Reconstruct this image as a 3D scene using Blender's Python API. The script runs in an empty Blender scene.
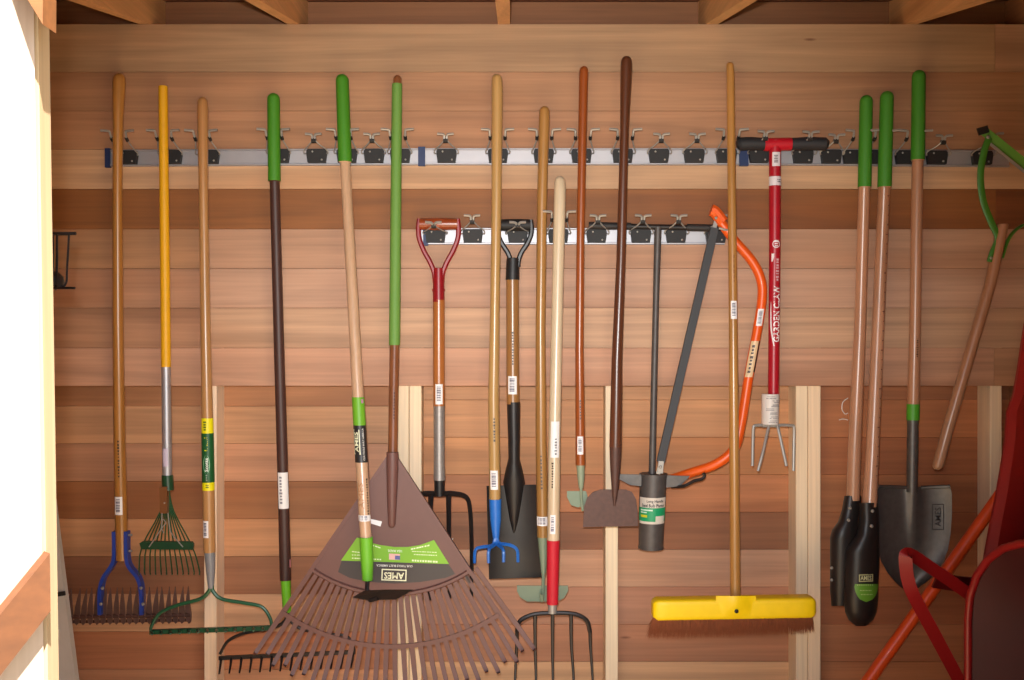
import bpy, math, random
from mathutils import Vector, Matrix
random.seed(7)
scene = bpy.context.scene
col = scene.collection
PI = math.pi
F = 1000.0            # focal length in pixels of the 1024 px frame
CAMZ = 1.5

# ------------------------------------------------------------------ camera, light, exposure
cam_d = bpy.data.cameras.new('camera')
cam = bpy.data.objects.new('camera', cam_d); col.objects.link(cam)
cam.location = (0, 0, CAMZ); cam.rotation_euler = (PI/2, 0, 0)
cam_d.sensor_width = 36.0; cam_d.lens = F/1024*36.0; cam_d.clip_start = 0.02
scene.camera = cam

vs = scene.view_settings
vs.view_transform = 'Standard'; vs.look = 'None'; vs.gamma = 1.0; vs.use_curve_mapping = False
vs.exposure = 0.06

w = bpy.data.worlds.new('sky'); scene.world = w; w.use_nodes = True
nt = w.node_tree
sky = nt.nodes.new('ShaderNodeTexSky'); sky.sky_type = 'NISHITA'
sky.sun_disc = False; sky.sun_elevation = math.radians(47); sky.sun_rotation = math.radians(140)
bg = nt.nodes['Background']; bg.inputs['Strength'].default_value = 0.24
nt.links.new(sky.outputs[0], bg.inputs[0])

sd = bpy.data.lights.new('sun', 'SUN'); sd.energy = 27.0; sd.angle = 0.009; sd.color = (1, .95, .87)
sun = bpy.data.objects.new('sun', sd); col.objects.link(sun)
sun.rotation_euler = Vector((-.20, .45, -.87)).to_track_quat('-Z', 'Y').to_euler()

# the camera's own pop-up flash, just above and left of the lens
fd = bpy.data.lights.new('camera_flash', 'SPOT'); fd.energy = 268; fd.spot_size = math.radians(60); fd.spot_blend = 1.0
fd.shadow_soft_size = 0.02; fd.color = (1, 1, .995)
fl = bpy.data.objects.new('camera_flash', fd); col.objects.link(fl)
fl.location = (-.025, -.01, CAMZ+.085); fl.rotation_euler = (PI/2, 0, 0)

# ------------------------------------------------------------------ helpers
YW = 3.125            # face of the upper inner boards
YS = YW+.02           # face of the studs
YO = YS+.085          # face of the outer siding seen between the studs
YR = YW-.008          # face of the rails
YH = YW-.088          # centre line of the hanging handles

def lin(c):
    def f(v):
        v /= 255.0
        return v/12.92 if v <= .04045 else ((v+.055)/1.055)**2.4
    return (f(c[0]), f(c[1]), f(c[2]), 1.0)
def W(px, py, Y=YH): return Vector(((px-512)/F*Y, Y, CAMZ-(py-340)/F*Y))
def X_(px, Y): return (px-512)/F*Y
def Z_(py, Y): return CAMZ-(py-340)/F*Y

class MB:
    def __init__(s): s.v = []; s.f = []
    def quadstrip(s, rings, closed=True, cap0=True, cap1=True):
        b = len(s.v); n = len(rings[0])
        for r in rings: s.v += [tuple(p) for p in r]
        for i in range(len(rings)-1):
            for j in range(n if closed else n-1):
                k = (j+1) % n
                s.f.append((b+i*n+j, b+i*n+k, b+(i+1)*n+k, b+(i+1)*n+j))
        if closed and cap0: s.f.append(tuple(b+j for j in reversed(range(n))))
        if closed and cap1: s.f.append(tuple(b+(len(rings)-1)*n+j for j in range(n)))
        return s
    def vrod(s, pts, seg=16):            # pts: (centre, radius), rings lie flat
        return s.quadstrip([[(c[0]+r*math.cos(2*PI*j/seg), c[1]+r*math.sin(2*PI*j/seg), c[2]) for j in range(seg)] for c, r in pts])
    def tube(s, pts, r, seg=8, flat=None):
        pts = [Vector(p) for p in pts]; n = len(pts); rings = []
        rr = r if isinstance(r, (list, tuple)) else [r]*n
        t = (pts[1]-pts[0]).normalized()
        a = Vector((0, 1, 0)) if abs(t.y) < .9 else Vector((1, 0, 0))
        u = t.cross(a).normalized()
        for i in range(n):
            t = (pts[min(i+1, n-1)]-pts[max(i-1, 0)]).normalized()
            u = (u-t*u.dot(t)).normalized(); v = t.cross(u)
            if flat: rings.append([pts[i]+u*(rr[i]*math.cos(2*PI*(j+.5)/seg))*flat[0]+v*(rr[i]*math.sin(2*PI*(j+.5)/seg))*flat[1] for j in range(seg)])
            else: rings.append([pts[i]+u*rr[i]*math.cos(2*PI*j/seg)+v*rr[i]*math.sin(2*PI*j/seg) for j in range(seg)])
        return s.quadstrip(rings)
    def box(s, x0, x1, y0, y1, z0, z1):
        return s.quadstrip([[(x0, y0, z), (x1, y0, z), (x1, y1, z), (x0, y1, z)] for z in (z0, z1)])
    def prism(s, poly, y0, y1):          # polygon of (x, z), extruded in y
        n = len(poly); b = len(s.v)
        s.v += [(x, y0, z) for x, z in poly]+[(x, y1, z) for x, z in poly]
        s.f.append(tuple(b+i for i in range(n))); s.f.append(tuple(b+n+i for i in reversed(range(n))))
        for i in range(n):
            k = (i+1) % n; s.f.append((b+i, b+n+i, b+n+k, b+k))
        return s
    def bar(s, p, q, wu, wv, up=(0, 1, 0)):     # rectangular bar from p to q
        p, q = Vector(p), Vector(q); t = (q-p).normalized(); v = Vector(up); v = (v-t*v.dot(t)).normalized(); u = t.cross(v)
        return s.quadstrip([[c+u*a*wu/2+v*b*wv/2 for a, b in ((-1, -1), (1, -1), (1, 1), (-1, 1))] for c in (p, q)])
    def slab(s, G, off):                 # grid of points, given thickness by the vector off
        n, m = len(G), len(G[0]); b = len(s.v); o = Vector(off)
        for r in G: s.v += [tuple(p) for p in r]
        for r in G: s.v += [tuple(Vector(p)+o) for p in r]
        N = n*m
        for i in range(n-1):
            for j in range(m-1):
                a = b+i*m+j
                s.f.append((a, a+1, a+m+1, a+m)); s.f.append((a+N, a+m+N, a+m+1+N, a+1+N))
        edge = [i for i in range(m)]+[i*m+m-1 for i in range(1, n)]+[(n-1)*m+j for j in reversed(range(m-1))]+[i*m for i in reversed(range(1, n-1))]
        for i in range(len(edge)):
            p, q = b+edge[i], b+edge[(i+1) % len(edge)]
            s.f.append((p, p+N, q+N, q))
        return s
    def dome(s, c, r, d, seg=8):         # bolt head facing the camera
        c = Vector(c)
        return s.quadstrip([[c+Vector((rr*math.cos(2*PI*j/seg), -dd, rr*math.sin(2*PI*j/seg))) for j in range(seg)] for rr, dd in ((r, 0), (r*.9, d*.5), (r*.5, d*.95), (r*.1, d))])
    def build(s, name, mt, parent=None, c=None, smooth=35, loc=None):
        me = bpy.data.meshes.new(name)
        off = Vector(loc) if loc is not None else (Vector(parent['_o']) if parent is not None and '_o' in parent else Vector((0, 0, 0)))
        me.from_pydata([tuple(Vector(p)-off) for p in s.v], [], s.f); me.validate()
        me.materials.append(mt)
        if smooth:
            me.shade_smooth(); me.set_sharp_from_angle(angle=math.radians(smooth))
        o = bpy.data.objects.new(name, me); col.objects.link(o)
        if loc is not None:
            o.location = loc if parent is None else Vector(loc)-Vector(parent['_o'] if '_o' in parent else (0, 0, 0))
            o['_o'] = tuple(loc)
        elif parent is not None and '_o' in parent: o['_o'] = parent['_o']
        if parent is not None: o.parent = parent
        if c: o.color = lin(c)
        return o

def thing(name, label, cat, base, group=None):
    o = bpy.data.objects.new(name, None); col.objects.link(o)
    o.empty_display_size = .05; o.location = base; o['_o'] = tuple(base)
    o['label'] = label; o['category'] = cat
    if group: o['group'] = group
    return o
def copy_tree(o, parent=None):
    c = o.copy(); col.objects.link(c)
    if parent is not None: c.parent = parent
    for ch in list(o.children): copy_tree(ch, c)
    return c
def smooth_path(pts, n=6):
    P = [Vector(p) for p in pts]; P = [P[0]*2-P[1]]+P+[P[-1]*2-P[-2]]; out = []
    for i in range(1, len(P)-2):
        a, b, c, d = P[i-1:i+3]
        for k in range(n):
            t = k/n
            out.append(.5*((2*b)+(c-a)*t+(2*a-5*b+4*c-d)*t*t+(3*b-a-3*c+d)*t**3))
    out.append(P[-2]); return out

# ------------------------------------------------------------------ materials
def newmat(name):
    m = bpy.data.materials.new(name); m.use_nodes = True
    return m, m.node_tree, m.node_tree.nodes['Principled BSDF']
def paint(name, c=None, rough=.4, metal=0.0, var=.12, scale=40, bump=.0, coat=0.0):
    m, t, p = newmat(name); N, L = t.nodes, t.links
    p.inputs['Roughness'].default_value = rough; p.inputs['Metallic'].default_value = metal
    p.inputs['Coat Weight'].default_value = coat
    tc = N.new('ShaderNodeTexCoord'); no = N.new('ShaderNodeTexNoise'); no.inputs['Scale'].default_value = scale; no.inputs['Detail'].default_value = 4
    L.new(tc.outputs['Object'], no.inputs['Vector'])
    mr = N.new('ShaderNodeMapRange'); mr.inputs['To Min'].default_value = 1-var; mr.inputs['To Max'].default_value = 1+var
    L.new(no.outputs[0], mr.inputs['Value'])
    mx = N.new('ShaderNodeMix'); mx.data_type = 'RGBA'; mx.blend_type = 'MULTIPLY'; mx.inputs['Factor'].default_value = 1
    if c: mx.inputs[6].default_value = lin(c)
    else:
        oi = N.new('ShaderNodeObjectInfo'); L.new(oi.outputs['Color'], mx.inputs[6])
    L.new(mr.outputs[0], mx.inputs[7]); L.new(mx.outputs[2], p.inputs['Base Color'])
    if bump:
        b = N.new('ShaderNodeBump'); b.inputs['Strength'].default_value = bump; b.inputs['Distance'].default_value = .002
        L.new(no.outputs[0], b.inputs['Height']); L.new(b.outputs[0], p.inputs['Normal'])
    return m
def wood(name, axis, rough=.6, lo=.72, hi=1.12, fine=60, knots=False, coat=0.0, tone=(.85, .62, .45)):
    """grain runs along axis; the board's own tone comes from its object colour"""
    m, t, p = newmat(name); N, L = t.nodes, t.links
    p.inputs['Roughness'].default_value = rough; p.inputs['Coat Weight'].default_value = coat; p.inputs['Coat Roughness'].default_value = .25
    tc = N.new('ShaderNodeTexCoord'); oi = N.new('ShaderNodeObjectInfo')
    sc = N.new('ShaderNodeVectorMath'); sc.operation = 'SCALE'; sc.inputs[3].default_value = 1.0
    cm = N.new('ShaderNodeCombineXYZ'); mul = N.new('ShaderNodeMath'); mul.operation = 'MULTIPLY'; mul.inputs[1].default_value = 37.0
    L.new(oi.outputs['Random'], mul.inputs[0])
    for k in range(3): L.new(mul.outputs[0], cm.inputs[k])
    ad = N.new('ShaderNodeVectorMath'); ad.operation = 'ADD'
    L.new(tc.outputs['Object'], ad.inputs[0]); L.new(cm.outputs[0], ad.inputs[1])
    def noise(sl, sa, detail=5, dist=0.0):
        mp = N.new('ShaderNodeMapping'); s = [sa]*3; s[axis] = sl; mp.inputs['Scale'].default_value = s
        n = N.new('ShaderNodeTexNoise'); n.inputs['Scale'].default_value = 1; n.inputs['Detail'].default_value = detail; n.inputs['Distortion'].default_value = dist
        L.new(ad.outputs[0], mp.inputs[0]); L.new(mp.outputs[0], n.inputs['Vector']); return n
    a = noise(.8, 14, 3, 1.2); b = noise(2.5, fine*2.2, 5); g = noise(.7, 5, 2)
    r1 = N.new('ShaderNodeMapRange'); r1.inputs['From Min'].default_value = .3; r1.inputs['From Max'].default_value = .7
    r1.inputs['To Min'].default_value = lo; r1.inputs['To Max'].default_value = hi; L.new(a.outputs[0], r1.inputs['Value'])
    r2 = N.new('ShaderNodeMapRange'); r2.inputs['From Min'].default_value = .25; r2.inputs['From Max'].default_value = .75
    r2.inputs['To Min'].default_value = .88; r2.inputs['To Max'].default_value = 1.08; L.new(b.outputs[0], r2.inputs['Value'])
    mm = N.new('ShaderNodeMath'); mm.operation = 'MULTIPLY'; L.new(r1.outputs[0], mm.inputs[0]); L.new(r2.outputs[0], mm.inputs[1])
    mx = N.new('ShaderNodeMix'); mx.data_type = 'RGBA'; mx.blend_type = 'MULTIPLY'; mx.inputs['Factor'].default_value = 1
    L.new(oi.outputs['Color'], mx.inputs[6]); L.new(mm.outputs[0], mx.inputs[7])
    # broad warm streaks
    r3 = N.new('ShaderNodeMapRange'); r3.inputs['From Min'].default_value = .52; r3.inputs['From Max'].default_value = .72; L.new(g.outputs[0], r3.inputs['Value'])
    r3.inputs['To Max'].default_value = .55
    m2 = N.new('ShaderNodeMix'); m2.data_type = 'RGBA'; m2.blend_type = 'MULTIPLY'; L.new(r3.outputs[0], m2.inputs['Factor'])
    L.new(mx.outputs[2], m2.inputs[6]); m2.inputs[7].default_value = (*tone, 1)
    out = m2.outputs[2]
    if knots:
        mp = N.new('ShaderNodeMapping'); s = [9.0]*3; s[axis] = 2.2; mp.inputs['Scale'].default_value = s
        vo = N.new('ShaderNodeTexVoronoi'); vo.inputs['Scale'].default_value = .55
        L.new(ad.outputs[0], mp.inputs[0]); L.new(mp.outputs[0], vo.inputs['Vector'])
        r4 = N.new('ShaderNodeMapRange'); r4.inputs['From Min'].default_value = .012; r4.inputs['From Max'].default_value = .030
        r4.inputs['To Min'].default_value = .7; r4.inputs['To Max'].default_value = 0; L.new(vo.outputs['Distance'], r4.inputs['Value'])
        m3 = N.new('ShaderNodeMix'); m3.data_type = 'RGBA'; L.new(r4.outputs[0], m3.inputs['Factor']); L.new(out, m3.inputs[6]); m3.inputs[7].default_value = lin((95, 45, 25)); out = m3.outputs[2]
    L.new(out, p.inputs['Base Color'])
    bp = N.new('ShaderNodeBump'); bp.inputs['Strength'].default_value = .12; bp.inputs['Distance'].default_value = .001
    L.new(mm.outputs[0], bp.inputs['Height']); L.new(bp.outputs[0], p.inputs['Normal'])
    return m
M = {}
M['cedar'] = wood('cedar_boards', 0, .62, .76, 1.12, knots=True, tone=(.80, .62, .48))
M['cedar_y'] = wood('cedar_rafters', 1, .6, .84, 1.08)
M['pine'] = wood('pine_studs', 2, .65, .92, 1.06, knots=True, tone=(.92, .82, .68))
M['handle'] = wood('varnished_handle', 2, .32, .78, 1.12, fine=120, coat=.35, tone=(.8, .6, .42))
M['paint'] = paint('gloss_paint', None, .38, coat=.05)
M['plastic'] = paint('moulded_plastic', None, .5, var=.08)
M['rubber'] = paint('soft_grip', None, .62, var=.1, scale=200, bump=.15)
M['blacksteel'] = paint('black_steel', (36, 32, 32), .42, .2, var=.25)
M['steel'] = paint('worn_steel', (98, 94, 92), .45, .6, var=.3, scale=60)
M['zinc'] = paint('zinc_wire', (160, 156, 150), .38, .35, var=.1)
M['alu'] = paint('aluminium_rail', (176, 175, 180), .48, .7, var=.06, scale=25)
M['galv'] = paint('galvanised_steel', (150, 144, 140), .45, .5, var=.3, scale=120)
M['matt'] = paint('dull_paint', None, .6, var=.2, scale=12)
M['rust'] = paint('brown_steel', (84, 56, 48), .55, .15, var=.35, scale=80, bump=.3)
M['rust_light'] = paint('worn_brown_steel', (112, 86, 78), .5, .2, var=.35, scale=60)
M['print'] = paint('printed_label', None, .45, var=.03)
M['ground'] = paint('outdoor_ground', (150, 140, 115), .9, var=.3, scale=6)
M['bristle'] = paint('bristle_fibre', (146, 82, 50), .7, var=.3, scale=90)

# ------------------------------------------------------------------ the setting
def structure(o): o['kind'] = 'structure'; return o
def board(parent, name, mt, x0, x1, y0, y1, z0, z1, c, ch=.0018, front=-1):
    """board with its long front edges eased; front = -1 faces the camera"""
    yf, yb = (y0, y1)
    prof = [(yb, z0), (yf+ch, z0), (yf, z0+ch), (yf, z1-ch), (yf+ch, z1), (yb, z1)]
    mb = MB(); mb.quadstrip([[(x, y, z) for y, z in prof] for x in (x0, x1)])
    return mb.build(name, mt, parent, c, smooth=None, loc=((x0+x1)/2, y0, (z0+z1)/2))
def jit(c, a=7):
    c = (c[0], c[1], c[2]*1.03)
    k = random.uniform(-a, a); return tuple(max(0, min(255, v+k+random.uniform(-2.5, 2.5))) for v in c)
XL, XR = -1.66, 1.605
YB = YO+.025

floor = structure(MB().box(XL-.1, XR+.1, 1.2, YB+.1, -.03, 0).build('floor', M['cedar'], None, (196, 160, 116), None))
ground = structure(MB().box(-9, 9, -9, 1.2, -.2, -.12).build('ground', M['ground'], None, None, None))
wall_back = structure(MB().box(XL, XR, YB, YB+.012, 0, 2.60).build('wall_back', M['cedar'], None, (150, 100, 65), None))
# upper inner boards
rows = [24, 72, 111, 149.5, 189, 229, 268.5, 308, 348, 386]
tones = [(178, 139, 104), (178, 134, 96), (174, 130, 92), (198, 158, 118), (140, 82, 38), (188, 145, 112), (191, 148, 119), (190, 147, 117), (190, 146, 112)]
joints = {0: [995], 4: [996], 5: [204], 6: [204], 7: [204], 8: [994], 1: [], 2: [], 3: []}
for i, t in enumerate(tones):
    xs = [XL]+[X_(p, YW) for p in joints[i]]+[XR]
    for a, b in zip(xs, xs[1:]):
        board(wall_back, 'board', M['cedar'], a+.0006, b-.0006, YW, YS-.0005, Z_(rows[i+1], YW)+.0004, Z_(rows[i], YW)-.0004, jit(t if b > -.9 else (t[0]*.92, t[1]*.88, t[2]*.80), 4), .0006)  # left pieces tinted darker and redder: edge light falloff painted into board tone
# outer siding between the studs
SL = [(172, 114, 72), (192, 140, 96), (194, 142, 100), (152, 98, 58), (204, 152, 102), (166, 112, 72), (208, 160, 116), (186, 122, 80), (196, 142, 100), (160, 104, 66)]
SR = [(186, 132, 90), (192, 136, 92), (186, 126, 76), (178, 116, 70), (154, 100, 65), (198, 152, 116), (186, 136, 100), (172, 118, 84), (206, 158, 114), (170, 114, 74)]
SC = [(152, 96, 60), (150, 94, 56), (144, 88, 52), (150, 92, 54), (138, 84, 50), (152, 96, 62), (140, 86, 54), (150, 94, 60), (160, 104, 66), (140, 86, 52)]  # right-hand bays: board tone with some light falloff painted in
for xa, xb, top, pitch, T in ((XL, X_(405, YO), 368.5, 37.6, SL), (X_(405, YO), X_(806, YO), 362.5, 37.4, SR), (X_(806, YO), XR, 362.5, 37.4, SC)):
    for k in range(15):
        z1, z0 = Z_(top+pitch*k, YO), Z_(top+pitch*(k+1), YO)
        if z1 < .03: break
        board(wall_back, 'board', M['cedar'], xa+.0005, xb-.0005, YO, YB-.0005, max(0, z0)+.0004, z1-.0004, jit(T[k % len(T)] if T is not SC else [v*1.22 for v in T[k % len(T)]], 4), .0008)
for px0, px1 in ((204, 216.5), (397, 408.8), (409.3, 421.5), (605.5, 618), (796, 807.8), (808.3, 820.8), (990, 1002)):
    mb = MB(); x0, x1 = X_(px0, YS), X_(px1, YS)
    mb.quadstrip([[(x0, YO-.0005, z), (x0, YS+.002, z), (x0+.002, YS, z), (x1-.002, YS, z), (x1, YS+.002, z), (x1, YO-.0005, z)] for z in (.04, 2.40)])
    mb.build('stud', M['pine'], wall_back, jit((238, 213, 176), 4), None, loc=((x0+x1)/2, YS, 1))
MB().box(XL, XR, YS, YO-.001, 2.401, 2.46).build('top_plate', M['cedar'], wall_back, (205, 155, 105), None, loc=(0, YS, 2.43))
MB().box(XL, XR, YS, YO-.001, 0.0005, .039).build('bottom_plate', M['cedar'], wall_back, (205, 160, 110), None, loc=(0, YS, .02))
# chalk marks on the siding
for pts in ([(848, 398), (843, 402), (842, 409), (845, 414), (848, 413)], [(839, 420), (843, 419), (848, 420)], [(453, 538), (451, 545), (455, 548), (452, 556)]):
    MB().tube(smooth_path([W(x, y, YO-.001) for x, y in pts], 3), .0016, 5).build('chalk_mark', M['print'], wall_back, (225, 215, 205))
# the side and front walls of the shed
def slope(Y): return 2.487-.19*(YW-Y)      # underside of the rafters
for nm, x0, x1 in (('wall_left', XL-.03, XL), ('wall_right', XR, XR+.03)):
    s = structure(MB().quadstrip([[(x0, 1.2, 0), (x1, 1.2, 0), (x1, 3.6, 0), (x0, 3.6, 0)], [(x0, 1.2, slope(1.2)+.09), (x1, 1.2, slope(1.2)+.09), (x1, 3.6, slope(3.6)+.09), (x0, 3.6, slope(3.6)+.09)]]).build(nm, M['cedar_y'], None, (170, 115, 78), None))
    for Y in (1.9, 2.5):
        xa, xb = (x1, x1+.07) if nm == 'wall_left' else (x0-.02, x0)
        if nm == 'wall_left': MB().box(xa, xb, Y, Y+.038, 0, slope(Y)).build('stud', M['pine'], s, (205, 160, 108), None, loc=(xa, Y, 1))
DX0, DX1, DZ = -.5965, .70, 2.03
wall_front = structure(MB().box(XL-.03, DX0-.04, 1.2, 1.23, 0, 2.12).build('wall_front', M['cedar'], None, (180, 125, 85), None))
MB().box(DX1+.04, XR+.03, 1.2, 1.23, 0, 2.12).build('front_panel', M['cedar'], wall_front, (180, 125, 85), None, loc=(DX1+.1, 1.2, 1))
MB().box(DX0-.04, DX1+.04, 1.2, 1.23, DZ+.04, 2.12).build('header_panel', M['cedar'], wall_front, (180, 125, 85), None, loc=(.1, 1.2, 2.1))
LEAN = .0150
trim = structure(MB().quadstrip([[(DX0-.04+o, 1.255, z), (DX0+o, 1.255, z), (DX0+o, 1.285, z), (DX0-.04+o, 1.285, z)] for z, o in ((0, LEAN*2.0), (DZ, 0))]).build('trim_1', M['pine'], None, (176, 154, 124), None, loc=(DX0, 1.2, 1)))
trim2 = structure(MB().box(DX1, DX1+.04, 1.255, 1.285, 0, DZ).build('trim_2', M['pine'], None, (222, 190, 138), None, loc=(DX1, 1.2, 1)))
trim3 = structure(MB().box(DX0-.04, DX1+.04, 1.255, 1.285, DZ, DZ+.04).build('trim_3', M['cedar'], None, (205, 160, 110), None, loc=(0, 1.2, DZ)))
# corner brace at the head of the jamb
mb = MB(); Yb = 1.235
mb.prism([(X_(49.5, Yb), Z_(29, Yb)), (X_(50, Yb), Z_(-40, Yb)), (X_(8, Yb), Z_(-40, Yb))], Yb-.018, Yb+.018)
structure(mb.build('trim_4', M['cedar'], None, (130, 84, 46), None, loc=(X_(45, Yb), Yb, 1.9)))
# the open door leaf, hinged on the jamb, with a diagonal brace
hx, hy = -.5985, 1.25; d = Vector((-.72, -.694, 0)).normalized(); nrm = Vector((.694, -.72, 0)).normalized()
def dp(t, z, n=0): return Vector((hx+LEAN*(2.0-z), hy, z))+d*t+nrm*n
def leaf(mb, t0, t1, z0, z1, n0, n1): 
    return mb.quadstrip([[dp(t0, z, n0), dp(t1, z, n0), dp(t1, z, n1), dp(t0, z, n1)] for z in (z0, z1)])
door = structure(leaf(MB(), 0, .6, .06, 2.0, -.03, -.012).build('door_1', M['pine'], None, (164, 145, 130), None, loc=dp(0, 1)))
for k in range(7):
    leaf(MB(), k*.085+.0005, min(.6, k*.085+.0845), .06, 2.0, -.0118, 0).build('plank', M['pine'], door, jit((164, 145, 130), 6), None, loc=dp(k*.085, 1))
mb = MB(); mb.quadstrip([[dp(-.002, 1.236, n), dp(.46, .72, n), dp(.46, .645, n), dp(-.002, 1.165, n)] for n in (.0005, .02)])
mb.build('brace', M['cedar'], door, (96, 56, 28), None, loc=dp(.1, 1.1))
# roof: rafters, sheathing and blocking
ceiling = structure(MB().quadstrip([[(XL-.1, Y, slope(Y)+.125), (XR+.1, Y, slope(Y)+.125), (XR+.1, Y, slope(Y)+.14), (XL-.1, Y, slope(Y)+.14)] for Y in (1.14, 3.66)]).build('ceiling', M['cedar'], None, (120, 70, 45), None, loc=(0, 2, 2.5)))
y = 1.15; k = 0
while y < 3.5:
    y2 = y+.14
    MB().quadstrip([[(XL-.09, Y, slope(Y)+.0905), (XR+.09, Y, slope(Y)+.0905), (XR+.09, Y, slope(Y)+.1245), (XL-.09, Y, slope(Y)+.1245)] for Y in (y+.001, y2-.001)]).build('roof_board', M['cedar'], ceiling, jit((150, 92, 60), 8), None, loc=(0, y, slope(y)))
    y = y2; k += 1
RX = [X_(p+6, YW) for p in (-60, 139, 287.5, 498, 706, 905)]
for x in RX:
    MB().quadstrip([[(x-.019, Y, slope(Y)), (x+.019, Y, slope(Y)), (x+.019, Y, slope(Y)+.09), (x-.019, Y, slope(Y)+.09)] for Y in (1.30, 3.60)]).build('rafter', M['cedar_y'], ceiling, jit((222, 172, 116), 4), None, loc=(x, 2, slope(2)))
for a, b in zip([XL-.07]+RX, RX+[XR+.07]):
    MB().box(a+.0195, b-.0195, 3.48, 3.51, 2.45, slope(3.48)+.089).build('blocking', M['cedar'], ceiling, jit((168, 104, 68), 5), None, loc=((a+b)/2, 3.4, 2.55))

# ------------------------------------------------------------------ text and labels
_tx = {}
def text_geo(s, bold=.012):
    if (s, bold) in _tx: return _tx[(s, bold)]
    cu = bpy.data.curves.new('t', 'FONT'); cu.body = s; cu.resolution_u = 2; cu.offset = bold
    ob = bpy.data.objects.new('t', cu); col.objects.link(ob)
    dg = bpy.context.evaluated_depsgraph_get(); me = bpy.data.meshes.new_from_object(ob.evaluated_get(dg))
    V = [(v.co.x, v.co.y) for v in me.vertices]; Fc = [tuple(p.vertices) for p in me.polygons]
    bpy.data.objects.remove(ob); bpy.data.curves.remove(cu); bpy.data.meshes.remove(me)
    x0, x1 = min(v[0] for v in V), max(v[0] for v in V); y0, y1 = min(v[1] for v in V), max(v[1] for v in V)
    V = [((x-x0)/(x1-x0)-.5, (y-y0)/(y1-y0)-.5) for x, y in V]
    _tx[(s, bold)] = (V, Fc); return V, Fc
def mapped_text(name, s, fn, parent, c, bold=.012):
    V, Fc = text_geo(s, bold); mb = MB(); mb.v = [tuple(fn(u, v)) for u, v in V]; mb.f = list(Fc)
    return mb.build(name, M['print'], parent, c, None)

class Stick:
    """a round shaft given in pixels: (px, py, width) from top to bottom, at depth Y (a number or one per point)"""
    def __init__(s, pts, Y=YH):
        s.p = [(x, y, w_, (Y[i] if isinstance(Y, (list, tuple)) else Y)) for i, (x, y, w_) in enumerate(pts)]
    def at(s, py):
        p = s.p
        if py <= p[0][1]: a = b = p[0]; t = 0
        elif py >= p[-1][1]: a = b = p[-1]; t = 0
        else:
            for a, b in zip(p, p[1:]):
                if a[1] <= py <= b[1]: break
            t = (py-a[1])/(b[1]-a[1])
        L = [a[i]+(b[i]-a[i])*t for i in range(4)]
        return W(L[0], py, L[3]), L[2]/2*L[3]/F
    def seg(s, name, mt, root, c, y0=None, y1=None, top='flat', bot='flat', grow=1.0, add=0.0):
        if mt is M['handle'] and c: c = (c[0]*.96, c[1]*1.02, min(255, c[2]*1.2))
        y0 = s.p[0][1] if y0 is None else y0; y1 = s.p[-1][1] if y1 is None else y1
        ys = [y0]+[q[1] for q in s.p if y0 < q[1] < y1]+[y1]
        st = []
        _, r0 = s.at(y0); _, r1 = s.at(y1); r0 = r0*grow+add; r1 = r1*grow+add
        k0, k1 = r0*F/s.p[0][3], r1*F/s.p[0][3]
        for y in ys:
            c_, r = s.at(y); r = r*grow+add
            if y == y0 and top == 'round':
                for a in (8, 28, 48, 68):
                    a = math.radians(a); yy = y0+k0*(1-math.sin(PI/2-(PI/2-a)))
                    cc, _ = s.at(y0+k0*(1-math.sin(a))); st.append((cc, r0*math.cos(a)*1.0)) if False else None
                for a in (80, 58, 36, 16):
                    a = math.radians(a); cc, _ = s.at(y0+k0*(1-math.sin(a))); st.append((cc, r0*math.cos(a)))
                cc, rr = s.at(y0+k0); st.append((cc, rr*grow+add)); continue
            if y == y1 and bot == 'round':
                cc, rr = s.at(y1-k1); st.append((cc, rr*grow+add))
                for a in (16, 36, 58, 80):
                    a = math.radians(a); cc, _ = s.at(y1-k1*(1-math.sin(a))); st.append((cc, r1*math.cos(a)))
                continue
            if y == y0 and top == 'bevel': st.append((c_, r*.85)); c_, r = s.at(y+.6); r = r*grow+add
            st.append((c_, r))
        return MB().vrod(st).build(name, mt, root, c)
    def surf(s, py, ang, lift=.0006):
        c_, r = s.at(py); r += lift
        return Vector((c_.x+r*math.sin(ang), c_.y-r*math.cos(ang), c_.z))
    def patch(s, name, root, c, y0, y1, a0=-90, a1=90, lift=.0006, n=10):
        R = [[s.surf(y, math.radians(a0+(a1-a0)*j/n), lift) for j in range(n+1)] for y in (y0, (y0+y1)/2, y1)]
        return MB().quadstrip(R, closed=False).build(name, M['print'], root, c, 60)
    def barcode(s, root, y0, y1, a0=-45, a1=35):
        o = s.patch('barcode_sticker', root, (232, 230, 232), y0, y1, a0, a1)
        mb = MB(); n = 9
        for k in range(n):
            ya = y0+(y1-y0)*(.12+.76*k/n); yb = ya+(y1-y0)*.76/n*(.35+.4*random.random())
            mb.quadstrip([[s.surf(y, math.radians(a0+(a1-a0)*f), .0010) for f in (.2, .4, .6, .72)] for y in (ya, yb)], closed=False)
        mb.build('bars', M['print'], o, (70, 66, 90), None)['kind'] = 'stuff'
    def text(s, name, root, t, y0, y1, c, a0, a1, lift=.0011, bold=.012, down=False):
        """text along the shaft, reading upwards, letters between the angles a0 (top of letters) and a1"""
        def fn(u, v):
            if down: u, v = -u, -v
            return s.surf((y0+y1)/2-u*(y1-y0), math.radians((a0+a1)/2-v*(a1-a0)), lift)
        return mapped_text(name, t, fn, root, c, bold)
    def dashes(s, root, y0, y1, n, ang, c=(60, 40, 25), name='stamped_mark', wa=10):
        mb = MB()
        for k in range(n):
            ya = y0+(y1-y0)*k/n; yb = ya+(y1-y0)/n*random.uniform(.4, .75); e = random.uniform(.6, 1)*wa
            mb.quadstrip([[s.surf(y, math.radians(ang+f*e), .0008) for f in (-1, 0, 1)] for y in (ya, yb)], closed=False)
        mb.build(name, M['print'], root, c, None)['kind'] = 'stuff'
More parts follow.
